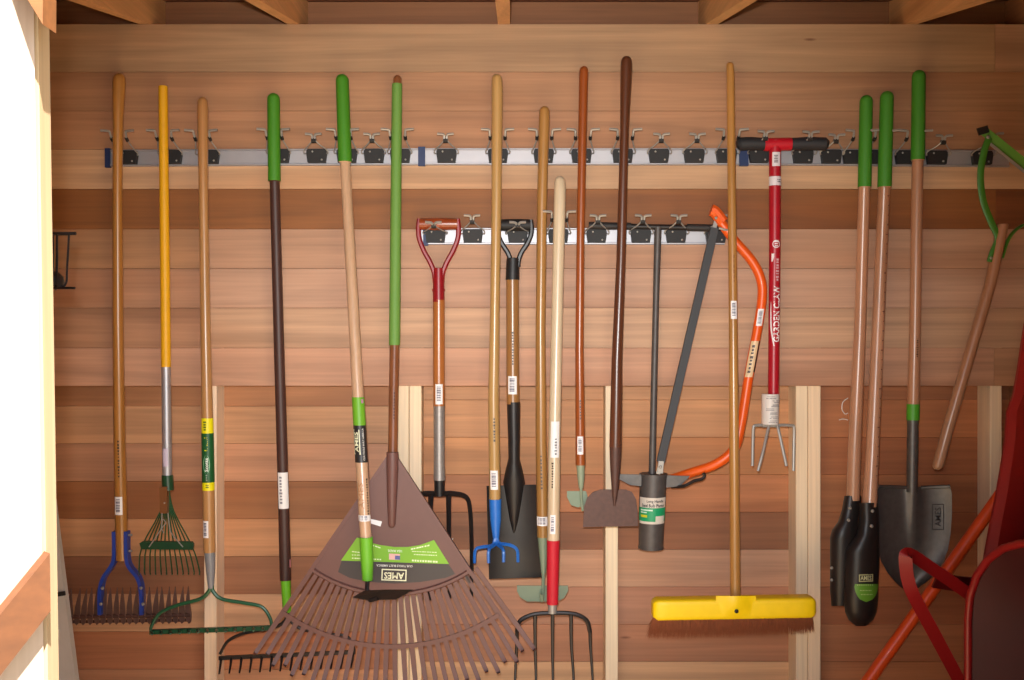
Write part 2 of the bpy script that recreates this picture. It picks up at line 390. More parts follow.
def bolt(root, px, py, Y, r=.005, mt='zinc', name='bolt', c=None): return MB().dome(W(px, py, Y), r, r*.7).build(name, M[mt], root, c)
def ptube(root, name, mt, pts, Y, r, c=None, n=5, seg=8, sm=True, flat=None):
    P = [W(p[0], p[1], p[2] if len(p) > 2 else Y) for p in pts]
    if sm and len(P) > 2: P = smooth_path(P, n)
    if isinstance(r, tuple): r = [r[0]+(r[1]-r[0])*i/(len(P)-1) for i in range(len(P))]
    return MB().tube(P, r, seg, flat).build(name, mt, root, c)
def ppoly(root, name, mt, pts, Y, th, c=None, smooth=None):
    return MB().prism([(X_(x, Y), Z_(y, Y)) for x, y in pts], Y-th/2, Y+th/2).build(name, mt, root, c, smooth)

# ------------------------------------------------------------------ rails and spring clips
def rail(label, x0, x1, ya, yb, caps):
    o = thing('tool_rail', label, 'rail', W(x0, ya, YW), 'aluminium tool rails')
    z0a, z1a = Z_(ya+17, YW), Z_(ya, YW); z0b, z1b = Z_(yb+17, YW), Z_(yb, YW)
    prof = lambda z0, z1: [(YW-.0005, z0), (YW-.008, z0), (YW-.011, z0+.002), (YW-.011, z0+.005), (YW-.007, z0+.007), (YW-.007, z1-.007), (YW-.011, z1-.005), (YW-.011, z1-.002), (YW-.008, z1), (YW-.0005, z1)]
    MB().quadstrip([[(X_(x, YW), y, z) for y, z in prof(a, b)] for x, a, b in ((x0, z0a, z1a), (x1, z0b, z1b))]).build('rail_body', M['alu'], o, None, 20)
    for xc, wd in caps:
        t = (xc-x0)/(x1-x0); yy = ya+(yb-ya)*t
        MB().box(X_(xc-wd/2, YW), X_(xc+wd/2, YW), YW-.014, YW-.0005, Z_(yy+18, YW), Z_(yy-1, YW)).build('end_cap', M['plastic'], o, (28, 48, 92), None)
    return o
rail('long aluminium rail with navy end cap, holding the yellow-handled shrub rake', 106, 420.5, 150, 148.5, [(109, 5)])
rail('long aluminium rail above the lower rail, holding the dark brown-handled hoe', 421, 739.5, 148.5, 148.5, [(422, 7)])
rail('long aluminium rail behind the red garden claw and post hole digger', 740, 1008, 148.5, 150.5, [(743, 9)])
rail('short lower aluminium rail with the red D-handled fork on it', 421, 724, 228, 228, [(426, 5)])

def make_clip(kind):
    o = thing('spring_clip', '', 'clip', (0, 0, 0), 'spring clips on the tool rails')
    pad = [(-.027, .0205), (.027, .0205), (.0310, .014), (.0310, .004), (.0275, -.021), (-.0275, -.021), (-.0310, .004), (-.0310, .014)]
    p = MB().prism(pad, -.018, -.0005).build('pad', M['rubber'], o, (24, 23, 25), None)
    for x, z in ((-.012, .012), (.017, -.013)):
        MB().dome((x, -.018, z), .0032, .002).build('rivet', M['zinc'], p)
    jy, jz = {0: (-.062, .056), 1: (-.090, .066), 2: (-.090, .032), 3: (-.092, .058)}[kind]
    for s in (-1, 1):
        if kind == 1:
            P = [(s*.030, -.012, .008), (s*.036, -.020, .005), (s*.0375, -.027, .010), (s*.034, -.034, .015), (s*.025, -.062, .034), (s*.0225, -.074, .044)]
            J = [(s*.0225, -.074, .044), (s*.0235, -.084, .054), (s*.0245, jy+.002, .063), (s*.030, jy, jz-.001), (s*.050, jy-.002, jz)]
        else:
            P = [(s*.030, -.012, .008), (s*.036, -.018, .005), (s*.0375, -.023, .010), (s*.033, jy*.45, jz*.30), (s*.018, jy*.72, jz*.46), (s*.006, jy*.9, jz*.66)]
            J = [(s*.004, jy*.9, jz*.62), (s*.004, jy*.96, jz*.82), (s*.0045, jy, jz-.003), (s*.010, jy-.002, jz), (s*.025, jy-.003, jz+.001)]
        MB().tube(smooth_path(P, 3), .0021, 6).build('wire', M['zinc'], o)
        J = smooth_path(J, 3); MB().tube(J, [.0036]*(len(J)-6)+[.0042]*6, 6).build('jaw', M['zinc'], o)
        if kind == 1: MB().tube([(s*.0225, -.068, .040), (s*.0225, -.080, .046)], .0052, 8).build('roller', M['rubber'], o, (30, 28, 28))
    if kind != 1: MB().tube([(-.007, jy*.9, jz*.68), (.007, jy*.9, jz*.68)], .0075, 10).build('roller', M['rubber'], o, (30, 28, 28))
    return o
protos = {}
def clip(px, rail_y, grip, label):
    if grip not in protos: protos[grip] = o = make_clip(grip)
    else: o = copy_tree(protos[grip])
    o.location = (X_(px, YW), YW-.0105, Z_(rail_y+8.5, YW)); o['label'] = label
T, B = 148.5, 228
for px, ry, g, lb in (
    (130, 150, 1, 'spring clip gripping the wooden handle of the spiked thatch rake'),
    (174, 149.5, 1, 'spring clip gripping the yellow shrub rake handle'),
    (211, 149.5, 1, 'spring clip gripping the handle of the green bow rake'),
    (281, T, 1, 'spring clip behind the green grip of the brown-handled bow rake'),
    (318, T, 0, 'empty spring clip between the two dark green hand grips'),
    (348, T, 1, 'spring clip behind the green grip of the weeding hoe'),
    (375, T, 0, 'empty spring clip beside the light green leaf rake handle'),
    (401, T, 1, 'spring clip gripping the light green leaf rake handle'),
    (447, T, 0, 'empty spring clip above the red D-shaped grip'),
    (498, T, 1, 'spring clip gripping the handle of the blue cultivator'),
    (543.5, T, 1, 'spring clip gripping the wooden handle behind the pitchfork'),
    (581, T, 1, 'spring clip gripping the thin reddish hoe handle'),
    (622, T, 1, 'spring clip gripping the dark brown hoe handle'),
    (658, T, 0, 'empty spring clip just beside the dark brown hoe handle, top rail'),
    (693, T, 0, 'empty spring clip beside the broom handle, top rail'),
    (725, T, 1, 'spring clip gripping the push broom handle'),
    (757.5, T, 3, 'spring clip holding the black claw grip beside the broom handle'),
    (801, T+.5, 3, 'spring clip holding the outer black grip of the garden claw'),
    (829, T+.7, 0, 'empty spring clip between garden claw and post hole digger'),
    (851, T+1, 1, 'spring clip gripping the shorter green digger handle'),
    (872, T+1, 1, 'spring clip gripping the second green digger handle'),
    (903, T+1.3, 1, 'spring clip behind the green grip of the pointed shovel'),
    (934, T+1.6, 0, 'empty spring clip between the pointed shovel and green weed cutter'),
    (979, T+2, 3, 'spring clip holding the green weed cutter blade'),
    (436, B, 2, 'spring clip inside the red D-shaped grip'),
    (473, B, 0, 'empty spring clip between the red and black D-shaped grips'),
    (517.5, B, 2, 'spring clip inside the black D-shaped grip'),
    (558, B, 1, 'spring clip gripping the pale pitchfork handle'),
    (596, B, 0, 'spring clip over the bar end of the bulb planter beside the reddish hoe handle'),
    (640, B, 0, 'spring clip on the bulb planter bar, beside the dark brown handle'),
    (675, B, 0, 'spring clip on the bulb planter bar beside its stem, towards the saw'),
    (714.5, B, 0, 'spring clip behind the top of the orange bow saw')):
    clip(px, ry, g, lb)

# ------------------------------------------------------------------ the hanging tools
GREEN, LIME = (62, 132, 20), (118, 190, 40)
def tool(name, label, cat, px, py, Y=YH): return thing(name, label, cat, W(px, py, Y), 'garden tools hanging on the wall')

# thatch rake
t = tool('thatch_rake', 'wooden-handled thatch rake with blue steel yoke and row of spiked brown blades', 'rake', 124, 628)
h = Stick([(119.5, 73, 12), (119, 84, 13), (118, 120, 10), (117.5, 200, 9.5), (118, 320, 10.5), (119.5, 440, 11.5), (122, 560, 12)], [YH, YH, YH, YH+.01, YH+.02, YH+.035, YH+.045])
h.seg('handle', M['handle'], t, (184, 120, 48), top='round')
h.barcode(t, 496, 514); h.dashes(t, 440, 478, 12, 8)
YTH = YH+.045
for s, pts in ((-1, [(115, 531), (115.2, 556), (112, 566), (104, 578), (101, 592), (101, 614)]), (1, [(127, 531), (127.5, 556), (130, 566), (139, 578), (142, 592), (142.5, 614)])):
    P = smooth_path([W(x, y, YTH-.004) for x, y in pts], 4)
    st = MB().tube(P, .0125, 4, flat=(.6, 1.5)).build('yoke_strap', M['paint'], t, (34, 62, 150), 50)
    for x, y in ([(102.5, 588), (101, 604)] if s < 0 else [(141, 588), (143, 604)]): bolt(st, x, y, YTH-.022, .0055)
for y in (535, 551): ptube(t, 'bolt', M['zinc'], [(112, y), (132, y)], YTH-.004, .0038, sm=False)
ptube(t, 'axle', M['rust'], [(60, 617), (191, 615)], YTH, .0065, sm=False)
ptube(t, 'back_bar', M['rust'], [(60, 622), (190, 620)], YTH+.02, .005, sm=False)
blade = None
for k in range(20):
    x = 64+k*6.55; c0 = W(x, 616.5-k*.1, YTH)
    if blade is None:
        mb = MB(); a = math.radians(24)
        prof = [(.006, .088), (-.003, .058), (-.0105, .025), (-.0125, .0), (-.009, -.02), (0, -.028), (.009, -.02), (.012, .0), (.0105, .03), (.009, .06)]
        mb.prism(prof, -.002, .002); mb.v = [(x_*math.cos(a), -x_*math.sin(a)+y_*math.cos(a), z_) for x_, y_, z_ in mb.v]
        blade = mb.build('blade', M['rust_light'], t, None, None, loc=(0, 0, 0)); b = blade
    else:
        b = blade.copy(); col.objects.link(b)
    b.location = c0-Vector(t['_o']); b.rotation_euler = (0, math.radians(random.uniform(-4, 4)), 0)

# shrub rake
t = tool('shrub_rake', 'small green wire shrub rake on a yellow and silver handle', 'rake', 168, 578)
h = Stick([(163, 86, 9), (166, 366, 9.5), (167.3, 480, 10)])
h.seg('handle', M['plastic'], t, (226, 168, 14), 86, 367, top='bevel')
h.seg('lower_tube', M['alu'], t, None, 366, 478, grow=.95)
h.patch('barcode_sticker', t, (190, 180, 200), 448, 466, -30, 30)
k_ = Stick([(167.3, 475, 11), (168, 490, 11.5)]); k_.seg('collar', M['paint'], t, (24, 66, 40), bot='flat')
ppoly(t, 'wood_block', M['handle'], [(160.5, 487), (168, 486), (168, 513), (161, 513)], YH-.012, .02, (120, 78, 46))
bolt(t, 164.5, 503, YH-.022, .003)
for k in range(12):
    f = k/11; xb = 139+60*f; x1 = 142+50*f
    P = [(166.5+4*(f-.5), 488, YH), (160+14*f, 512, YH+.003), (x1, 546, YH-.005), (xb, 569, YH-.012), (xb+.4, 574.5, YH-.03)]
    ptube(t, 'tine', M['paint'], P, YH, .0021, (34, 74, 44), 3, 6)
ppoly(t, 'crossbar', M['paint'], [(140, 543), (143, 541), (192, 541.5), (194, 544), (193, 549.5), (142, 549)], YH-.012, .012, (22, 62, 38))
for s in (-1, 1): ptube(t, 'brace_wire', M['zinc'], [(165+3*s, 513), (165.5+4*s, 527), (165+7*s, 534), (166+17*s, 547)], YH-.022, .0018, None, 3, 6)
ptube(t, 'spring', M['zinc'], [(163, 519), (166, 523), (162, 528), (164, 533)], YH-.02, .0016, (150, 140, 120), 3, 6)

# green bow rake with the yellow and green sleeve
t = tool('bow_rake', 'wooden-handled bow rake with yellow and green label and green steel bow', 'rake', 211, 634)
h = Stick([(202.5, 97, 9.5), (202.7, 110, 11), (203.5, 200, 9), (205.5, 330, 10), (207.5, 430, 11.5), (209.5, 552, 12)])
h.seg('handle', M['handle'], t, (190, 134, 72), top='round')
lab = h.patch('sleeve_label', t, (232, 222, 10), 418, 490, -95, 95)
h.patch('green_panel', lab, (16, 84, 40), 433, 482, -95, 95, .0009)
def oval(f): return [h.surf(464+9.5*math.cos(q), math.radians(2+30*f*math.sin(q)), .0012) for q in [2*PI*j/20 for j in range(20)]]
mb = MB(); mb.quadstrip([oval(1.0), oval(.82)], cap0=False, cap1=False); mb.build('logo_oval', M['print'], lab, (150, 215, 170), None)
h.text('logo_text', lab, 'Scotts', 457.5, 471, (240, 250, 240), -13, 17, .0014)
h.dashes(lab, 437, 453, 9, -2, (232, 222, 10), 'yellow_print', 20)
h.dashes(lab, 474, 481, 3, 0, (240, 245, 240), 'small_print', 6); h.dashes(lab, 421, 431, 4, -10, (90, 110, 20), 'small_print', 16); h.dashes(lab, 484, 488, 2, 5, (60, 80, 20), 'small_print', 22)
h.barcode(t, 520, 537, -50, 10)
Stick([(209.7, 550, 11), (210.5, 570, 9), (211, 588, 5.5)]).seg('ferrule', M['paint'], t, (128, 130, 136))
for pts in ([(210, 585), (209, 591), (200, 599), (178, 605), (160, 613), (151.5, 626), (151, 632)], [(212, 585), (213, 591), (222, 599), (245, 603), (262, 607), (270, 618), (272, 628)]):
    ptube(t, 'bow', M['paint'], pts, YH, (.0062, .005), (28, 88, 58), 5)
mb = MB().bar(W(150, 632, YH), W(274, 627.5, YH), .013, .012); mb.build('rake_bar', M['paint'], t, (22, 76, 50), None)
for k in range(14):
    f = k/13; x, y = 152+120*f, 632.5-4.5*f
    ptube(t, 'tooth', M['paint'], [(x, y, YH+.004), (x, y+.5, YH-.02), (x, y+1, YH-.045), (x, y+2.2, YH-.060)], YH, (.0062, .0028), (24, 80, 52), 3, 6)

# brown-handled bow rake
t = tool('bow_rake', 'black toothed bow rake on dark brown handle with green grip and collar', 'rake', 287, 672)
YBB = YH+.055
h = Stick([(273.5, 93, 12), (274.3, 181, 12), (274.6, 182, 10), (279, 345, 10.5), (283.5, 500, 11), (285.5, 580, 11.5)], [YH, YH, YH, YH+.025, YH+.045, YBB])
h.seg('handle', M['plastic'], t, (66, 40, 34), 181)
h.seg('grip', M['rubber'], t, GREEN, 93, 181, top='round', add=.001)
lab = h.patch('paper_label', t, (228, 226, 226), 472, 508, -45, 75); h.dashes(lab, 476, 504, 9, -12, (130, 130, 140), 'small_print', 16)
h.patch('paper_tag', t, (210, 140, 140), 559, 567, 60, 95)
Stick([(285.6, 577, 10), (287, 612, 8.5)], YBB).seg('collar', M['plastic'], t, (112, 190, 34))
for pts in ([(287, 611), (285, 621), (272, 628), (245, 633), (228, 641), (220, 654)], [(287.5, 611), (290, 620), (302, 629), (328, 634), (346, 636), (353, 646), (354, 654)]):
    ptube(t, 'bow', M['blacksteel'], pts, YBB, (.006, .0045), None, 5)
MB().bar(W(219, 658, YBB), W(355, 652, YBB), .011, .010).build('rake_bar', M['blacksteel'], t, None, None)
for k in range(14):
    f = k/13; x, y = 221+132*f, 658-6*f
    ptube(t, 'tooth', M['blacksteel'], [(x, y, YBB), (x-.3, y+5, YBB-.012), (x-2, y+16, YBB-.03)], YBB, (.0052, .0028), None, 3, 6)

# leaf rake
YL = 2.945
t = tool('leaf_rake', 'big brown plastic fan leaf rake with green label and light green handle sleeve', 'rake', 392, 702, YL)
h = Stick([(397.5, 75, 8), (397, 86, 9), (394.5, 345, 10), (392.5, 465, 9.5)], [YH, YH, YH, YL-.006])
h.seg('handle', M['handle'], t, (136, 78, 40), top='round')
h.seg('sleeve', M['rubber'], t, (100, 145, 62), 84, 345, add=.0022)
h.dashes(t, 392, 420, 9, 15, (80, 40, 20))
AX, AY = 392, 452
def fan(r, deg, Y=YL):
    a = math.radians(deg); return W(AX+r*math.sin(a), AY+r*math.cos(a), Y)
A0, A1 = -34.8, 33.6
BR = (104, 70, 64)
G = [[fan(r, A0+(A1-A0)*j/16) for j in range(17)] for r in (7, 40, 80, 120, 143)]
MB().slab(G, (0, .004, 0)).build('fan_panel', M['plastic'], t, BR)
for a in (A0+.4, A1-.4): MB().bar(fan(4, a), fan(146, a), .012, .016).build('panel_edge', M['plastic'], t, BR, None)
MB().tube([fan(142, A0+(A1-A0)*j/20) for j in range(21)], .0075, 6).build('panel_lip', M['plastic'], t, BR)
Stick([(392.5, 452, 12), (392.5, 462, 12.5), (392, 505, 9.5), (391.8, 528, 7)], YL-.006).seg('socket', M['plastic'], t, BR, bot='round')
for k in range(29):
    a = A0+.6+(A1-A0+1.6)*k/28; L = 240+10*math.cos(math.radians(a*1.3))-(10 if k % 2 else 4)
    Pc = [fan(143, a, YL+.001), fan(195, a), fan(L-6, a, YL-.004), fan(L, a, YL-.012), fan(L+1.5, a, YL-.030)]
    u = Vector((math.cos(math.radians(a)), 0, math.sin(math.radians(a))))
    wd = (.0066, .0076, .0064, .006, .0045)
    MB().slab([[p-u*q, p+u*q] for p, q in zip(Pc, wd)], (0, .0035, 0)).build('tine', M['plastic'], t, BR, 60)
MB().slab([[fan(r, A0+.3+(A1-A0-.6)*j/24, YL-.0025) for j in range(25)] for r in (192.5, 197)], (0, .007, 0)).build('tine_band', M['plastic'], t, BR)
for x, y in ((421, 563.5), (468, 579)): pass
MB().bar(W(466, 576, YL-.0095), W(470, 583, YL-.0095), .006, .001).build('slot', M['plastic'], t, (20, 14, 12), None)
Yl = YL-.0006
lab = ppoly(t, 'fan_label', M['print'], [(342, 560), (338, 572), (350, 578), (370, 582), (395, 583.5), (420, 582), (445, 578), (455, 574), (448, 563.5)], Yl, .0008, (58, 52, 52))
arc = [(357, 537.5), (368, 542), (380, 545), (394, 547), (408, 547), (420, 545), (434, 540)]
ppoly(lab, 'green_panel', M['print'], [(341, 560.5)]+arc+[(449, 564)], Yl-.0002, .0008, (122, 178, 36))
def flip(cx, cy, wd, ht, rot=2.0):
    def fn(u, v):
        a = math.radians(rot); x, y = -u*wd, v*ht
        return W(cx+x*math.cos(a)-y*math.sin(a), cy+x*math.sin(a)+y*math.cos(a), Yl-.0012)
    return fn
def frame(parent, name, cx, cy, wd, ht, th, Y, c, rot=2.0):
    a = math.radians(rot); mb = MB()
    R = [[W(cx+x*math.cos(a)-y*math.sin(a), cy+x*math.sin(a)+y*math.cos(a), Y) for x, y in ((-w_/2, -h_/2), (w_/2, -h_/2), (w_/2, h_/2), (-w_/2, h_/2))] for w_, h_ in ((wd, ht), (wd-2*th, ht-2*th))]
    mb.quadstrip(R, cap0=False, cap1=False); return mb.build(name, M['print'], parent, c, None)
CREAM = (228, 230, 196)
frame(lab, 'logo_frame', 394, 575, 25, 11.5, 1.1, Yl-.001, CREAM)
mapped_text('logo_text', 'AMES', flip(394, 575.8, 20, 6.6), lab, CREAM, .02)
mapped_text('slogan_text', 'OUR TOOLS BUILT AMERICA', flip(394.5, 565.8, 36, 2.2, 1.5), lab, (225, 225, 220))
mapped_text('made_text', 'USA MADE', flip(395, 551, 14, 2.4), lab, (235, 245, 220))
ppoly(lab, 'flag', M['print'], [(389, 553.5), (400, 554), (400, 560), (389, 559.5)], Yl-.0006, .0008, (226, 176, 172))
ppoly(lab, 'flag_canton', M['print'], [(395, 555.5), (400, 555.8), (400, 559.8), (395, 559.5)], Yl-.0010, .0008, (92, 92, 150))
def lines(parent, spec, Y, c=(220, 235, 190)):
    mb = MB()
    for x0, x1, y0, y1, th in spec:
        n = max(2, int((x1-x0)/2.4))
        for k in range(n):
            a, b = k/n, (k+random.uniform(.55, .85))/n
            mb.quadstrip([[W(x0+(x1-x0)*a, y0+(y1-y0)*a, Y), W(x0+(x1-x0)*b, y0+(y1-y0)*b, Y)], [W(x0+(x1-x0)*a, y0+(y1-y0)*a+th, Y), W(x0+(x1-x0)*b, y0+(y1-y0)*b+th, Y)]], closed=False)
    mb.build('small_print', M['print'], parent, c, None)['kind'] = 'stuff'
lines(lab, [(411, 430, 548.5, 544.5, 1.4), (412, 437, 551, 552, .8), (414, 438, 554, 555, .9), (412, 438, 559.5, 561, 1.8), (352, 382, 557.5, 559, 1.2), (352, 374, 554.5, 555, .9), (372, 381, 544.5, 547.5, 1.1), (352, 360, 551, 552, 1)], Yl-.0012)
MB().quadstrip([[W(x, y, Yl-.0004) for x, y in ((369, 518.5), (382, 521.5))], [W(x, y, Yl-.0004) for x, y in ((368, 522.5), (380.5, 526.5))]], closed=False).build('paper_sticker', M['print'], t, (225, 225, 228), None)

# weeding hoe in front of the leaf rake
YF = 2.875
t = tool('weeding_hoe', 'hoe with green grip, label and bright green collar hanging before leaf rake', 'hoe', 372, 602, YF)
h = Stick([(342, 74, 12.5), (345, 162, 13), (345.2, 163, 10.5), (355.5, 350, 11.5), (361.5, 460, 12.5), (366, 541, 11.5)], [YH, YH-.015, YH-.015, 2.955, 2.90, YF])
h.seg('handle', M['handle'], t, (206, 158, 108), 162)
h.seg('grip', M['rubber'], t, GREEN, 74, 162, top='round', add=.001)
lab = h.patch('handle_label', t, (40, 38, 38), 397, 462, -85, 85)
h.patch('green_panel', lab, (106, 168, 40), 397, 425, -85, 85, .0009)
h.patch('flag', lab, (180, 130, 160), 399, 403, 35, 60, .0012)
mb = MB(); ring = lambda e: [h.surf(y, math.radians(a), .0012) for y, a in ((429+e, -62+e*9), (429+e, 4-e*9), (454-e, 4-e*9), (454-e, -62+e*9))]
mb.quadstrip([ring(0), ring(.9)], cap0=False, cap1=False); mb.build('logo_frame', M['print'], lab, CREAM, None)
h.text('logo_text', lab, 'AMES', 431.5, 451.5, CREAM, -48, -10, .0014, .02)
h.text('slogan_text', lab, 'OUR TOOLS BUILT AMERICA', 428, 460, (220, 220, 215), 26, 42, .0012)
h.dashes(t, 478, 515, 14, 48, (40, 26, 18), wa=10); h.text('brand_mark', t, 'AMES', 482, 508, (166, 116, 76), -40, 10, .0009, .0)
h.barcode(t, 514.5, 520.5, -75, 75)
Stick([(366, 537, 13.5), (367, 560, 13), (367.5, 580, 10.5)], YF).seg('collar', M['plastic'], t, (104, 178, 42))
ptube(t, 'neck', M['blacksteel'], [(367.5, 578, YF), (367, 590, YF-.002), (367.5, 597, YF-.012), (371, 600, YF-.03), (378, 598, YF-.04)], YF, .0062, None, 5)
G = [[W(x, y, Y) for x, y, Y in r] for r in ([(353, 597, YF-.03), (366, 599.5, YF-.03), (396, 599, YF-.03)], [(364, 590.5, YF-.075), (385, 589.5, YF-.075), (413, 589.5, YF-.075)])]
MB().slab(G, (0, .002, -.002)).build('blade', M['blacksteel'], t, None, None)

# digging fork with red D grip
YD = 3.075
def dgrip(t, cx, y0, half, ybot, wood_top, bar_c, bar_m, arm_c, Y):
    MB().tube([W(cx-half+1, y0, Y), W(cx-half*.4, y0, Y), W(cx, y0, Y), W(cx+half*.4, y0, Y), W(cx+half-1, y0, Y)], [.0175, .0185, .019, .0185, .0175], 12).build('grip_bar', bar_m, t, bar_c)
    for s in (-1, 1):
        k = (ybot-y0)/46
        ptube(t, 'yoke_arm', M['paint'], [(cx+s*(half-1), y0-5), (cx+s*half, y0+5*k), (cx+s*(half-.8), y0+15*k), (cx+s*half*.74, y0+27*k), (cx+s*half*.42, y0+39*k), (cx+s*4.2, y0+50*k), (cx+s*3.4, y0+60*k)], Y, .0082, arm_c, 5, 8, flat=(1.0, 1.25))
t = tool('digging_fork', 'short digging fork with red D-shaped grip, varnished shaft and black tines', 'fork', 440, 600, YD)
dgrip(t, 438.5, 224, 20, 269, 300, (150, 66, 30), M['handle'], (138, 14, 24), YD)
h = Stick([(438.5, 268, 11), (438.7, 302, 12)], YD); h.seg('yoke_socket', M['paint'], t, (138, 14, 24), top='bevel')
for y in (272, 290): ptube(t, 'rivet', M['paint'], [(432, y), (445, y)], YD, .004, (138, 14, 24), sm=False)
h = Stick([(438.8, 300, 12), (439, 406, 12)], YD); h.seg('shaft', M['handle'], t, (166, 94, 38)); h.barcode(t, 384, 404, -30, 40)
h = Stick([(439.2, 405, 11.5), (439.3, 460, 11), (439.5, 480, 12)], YD); h.seg('ferrule', M['galv'], t, None)
Stick([(439.5, 478, 11), (439.5, 496, 10)], YD).seg('tang', M['blacksteel'], t, None)
for s, pts in ((-1, [(437, 494), (425, 493.5), (412, 497), (408, 510), (407, 545), (406.5, 600)]), (1, [(442, 494), (453, 493.5), (466, 497), (470, 510), (471.5, 545), (471.5, 598)]), (-1, [(431, 493.5), (430.5, 510), (430, 550), (429.5, 600)]), (1, [(448.5, 493.5), (448.6, 510), (449, 550), (449.5, 598)])):
    ptube(t, 'tine', M['blacksteel'], pts, YD, (.0085, .0055), None, 5, 4)

# cultivator with blue tines
YC = 3.0
t = tool('hand_cultivator', 'long wooden-handled cultivator with bright blue four-tine claw', 'cultivator', 496, 562, YC)
h = Stick([(496.8, 74, 10.5), (497.2, 90, 11.5), (496.5, 200, 10), (494.8, 310, 9.6), (493.5, 400, 11), (495, 502, 11.5)])
h.seg('handle', M['handle'], t, (186, 138, 72), top='round')
h.barcode(t, 470, 489); h.dashes(t, 418, 442, 8, 5)
Stick([(495.2, 499, 12.4), (495.6, 520, 11), (496, 538, 6.5)], YH).seg('socket', M['paint'], t, (38, 108, 196))
for pts in ([(495.5, 535, YH), (493, 545, YH-.01), (482, 547, YH-.03), (475.5, 550, YH-.035), (474.5, 563, YH-.035)], [(495.8, 535, YH), (495, 544, YH-.01), (490, 548, YH-.045), (488.5, 552, YH-.06), (488.5, 563, YH-.06)],
            [(496.2, 535, YH), (497.5, 544, YH-.01), (502, 548, YH-.045), (503.5, 552, YH-.06), (503.5, 562, YH-.06)], [(496.5, 535, YH), (499, 543, YH-.01), (510, 545, YH-.03), (517, 550, YH-.035), (518, 562, YH-.035)]):
    ptube(t, 'tine', M['paint'], pts, YH, (.0062, .0048), (36, 104, 190), 5, 6)

# square spade with black D grip
t = tool('square_spade', 'square-bladed black spade with black D-shaped grip and wooden shaft', 'spade', 514, 580, YD)
dgrip(t, 514.5, 225, 17, 257, 300, (24, 23, 25), M['rubber'], (30, 29, 32), YD)
Stick([(513, 258, 13), (512.5, 280, 14)], YD).seg('yoke_socket', M['plastic'], t, (26, 25, 27), top='bevel')
h = Stick([(512.5, 278, 13), (513, 404, 13)], YD); h.seg('shaft', M['handle'], t, (168, 112, 54)); h.barcode(t, 376, 394); h.dashes(t, 332, 366, 12, 0)
Stick([(513.5, 402, 13.5), (514, 440, 12), (514, 464, 11)], YD).seg('socket', M['blacksteel'], t, None)
G = []
for i, (y, xl, xr) in enumerate(((486, 486.5, 538.5), (510, 487, 539.5), (545, 488, 540.5), (570, 488.8, 541), (579, 489, 541.3))):
    G.append([W(xl+(xr-xl)*j/12, y-(1.5*j/12), YD+.012-.022*((j-6)/6)**2*(1-i*.12)) for j in range(13)])
MB().slab(G, (0, .003, 0)).build('blade', M['blacksteel'], t, None, 50)
mb = MB(); rings = []
for y, hw, dd in ((458, 5.5, .018), (470, 8.5, .019), (482, 11, .016), (500, 8, .013), (520, 4.5, .009), (533, 1, .002)):
    rings.append([W(514+hw*math.cos(a), y, YD+.014-dd*math.sin(a)*1.6) for a in [PI*j/8 for j in range(9)]])
mb.quadstrip(rings, closed=False); mb.build('socket_frog', M['blacksteel'], t, None, 60)

# draw hoe with grey green socket
t = tool('draw_hoe', 'streaky wooden hoe with grey-green half-moon blade behind the pitchfork', 'hoe', 543, 602)
h = Stick([(544.5, 106, 10), (544.3, 118, 11), (542, 200, 10), (540.5, 330, 9.8), (541, 440, 11), (543, 537, 12)])
h.seg('handle', M['handle'], t, (172, 118, 54), top='round')
h.barcode(t, 516, 525, -70, 60); h.dashes(t, 455, 490, 10, -5)
Stick([(543, 534, 11.5), (543.5, 555, 8.5), (543.5, 573, 5)]).seg('socket', M['paint'], t, (122, 138, 116))
ptube(t, 'neck', M['paint'], [(543.5, 571, YH), (543, 590, YH-.006), (542, 601, YH-.02), (541.5, 594, YH-.03)], YH, .0052, (122, 138, 116))
ppoly(t, 'blade', M['paint'], [(517, 585.5), (568, 585.5), (568, 591), (564, 598), (557, 601.5), (527, 601.5), (520, 597), (517, 591)], YH-.004, .003, (104, 122, 102))

# pitchfork
YP = 2.98
t = tool('pitchfork', 'pale-handled pitchfork with red sleeve and five curved black tines', 'pitchfork', 553, 700, YP)
h = Stick([(560, 176, 10.5), (560, 190, 12), (557.5, 300, 11.5), (554.5, 440, 12), (553.3, 545, 12.5)], [3.03, 3.03, 3.02, 3.0, YP])
h.seg('handle', M['handle'], t, (224, 192, 138), top='round')
lab = h.patch('paper_label', t, (226, 226, 226), 421, 457, -40, 45); h.dashes(lab, 438, 455, 6, 10, (120, 120, 125), 'small_print', 14)
h.barcode(t, 514, 533, -35, 15); h.dashes(t, 462, 488, 10, -18)
Stick([(553.3, 540, 13), (552.5, 604, 11.5)], YP).seg('sleeve', M['rubber'], t, (190, 16, 40))
Stick([(552.5, 603, 9), (552.3, 613, 9)], YP).seg('ferrule', M['zinc'], t, None)
ptube(t, 'shoulder', M['blacksteel'], [(517, 632), (520, 621), (530, 615.5), (540, 613.5), (552, 613), (566, 613), (578, 615), (587, 621), (590, 632)], YP, .0066, None, 5)
for x0, y0, x1 in ((517, 630, 514), (535, 614, 536.5), (552.5, 613, 553), (571, 613.5, 575), (590, 630, 594)):
    ptube(t, 'tine', M['blacksteel'], [(x0, y0, YP), (x0+(x1-x0)*.1, 645, YP+.004), (x0+(x1-x0)*.6, 675, YP), (x1, 712, YP-.02)], YP, (.0058, .0028), None, 5, 6)

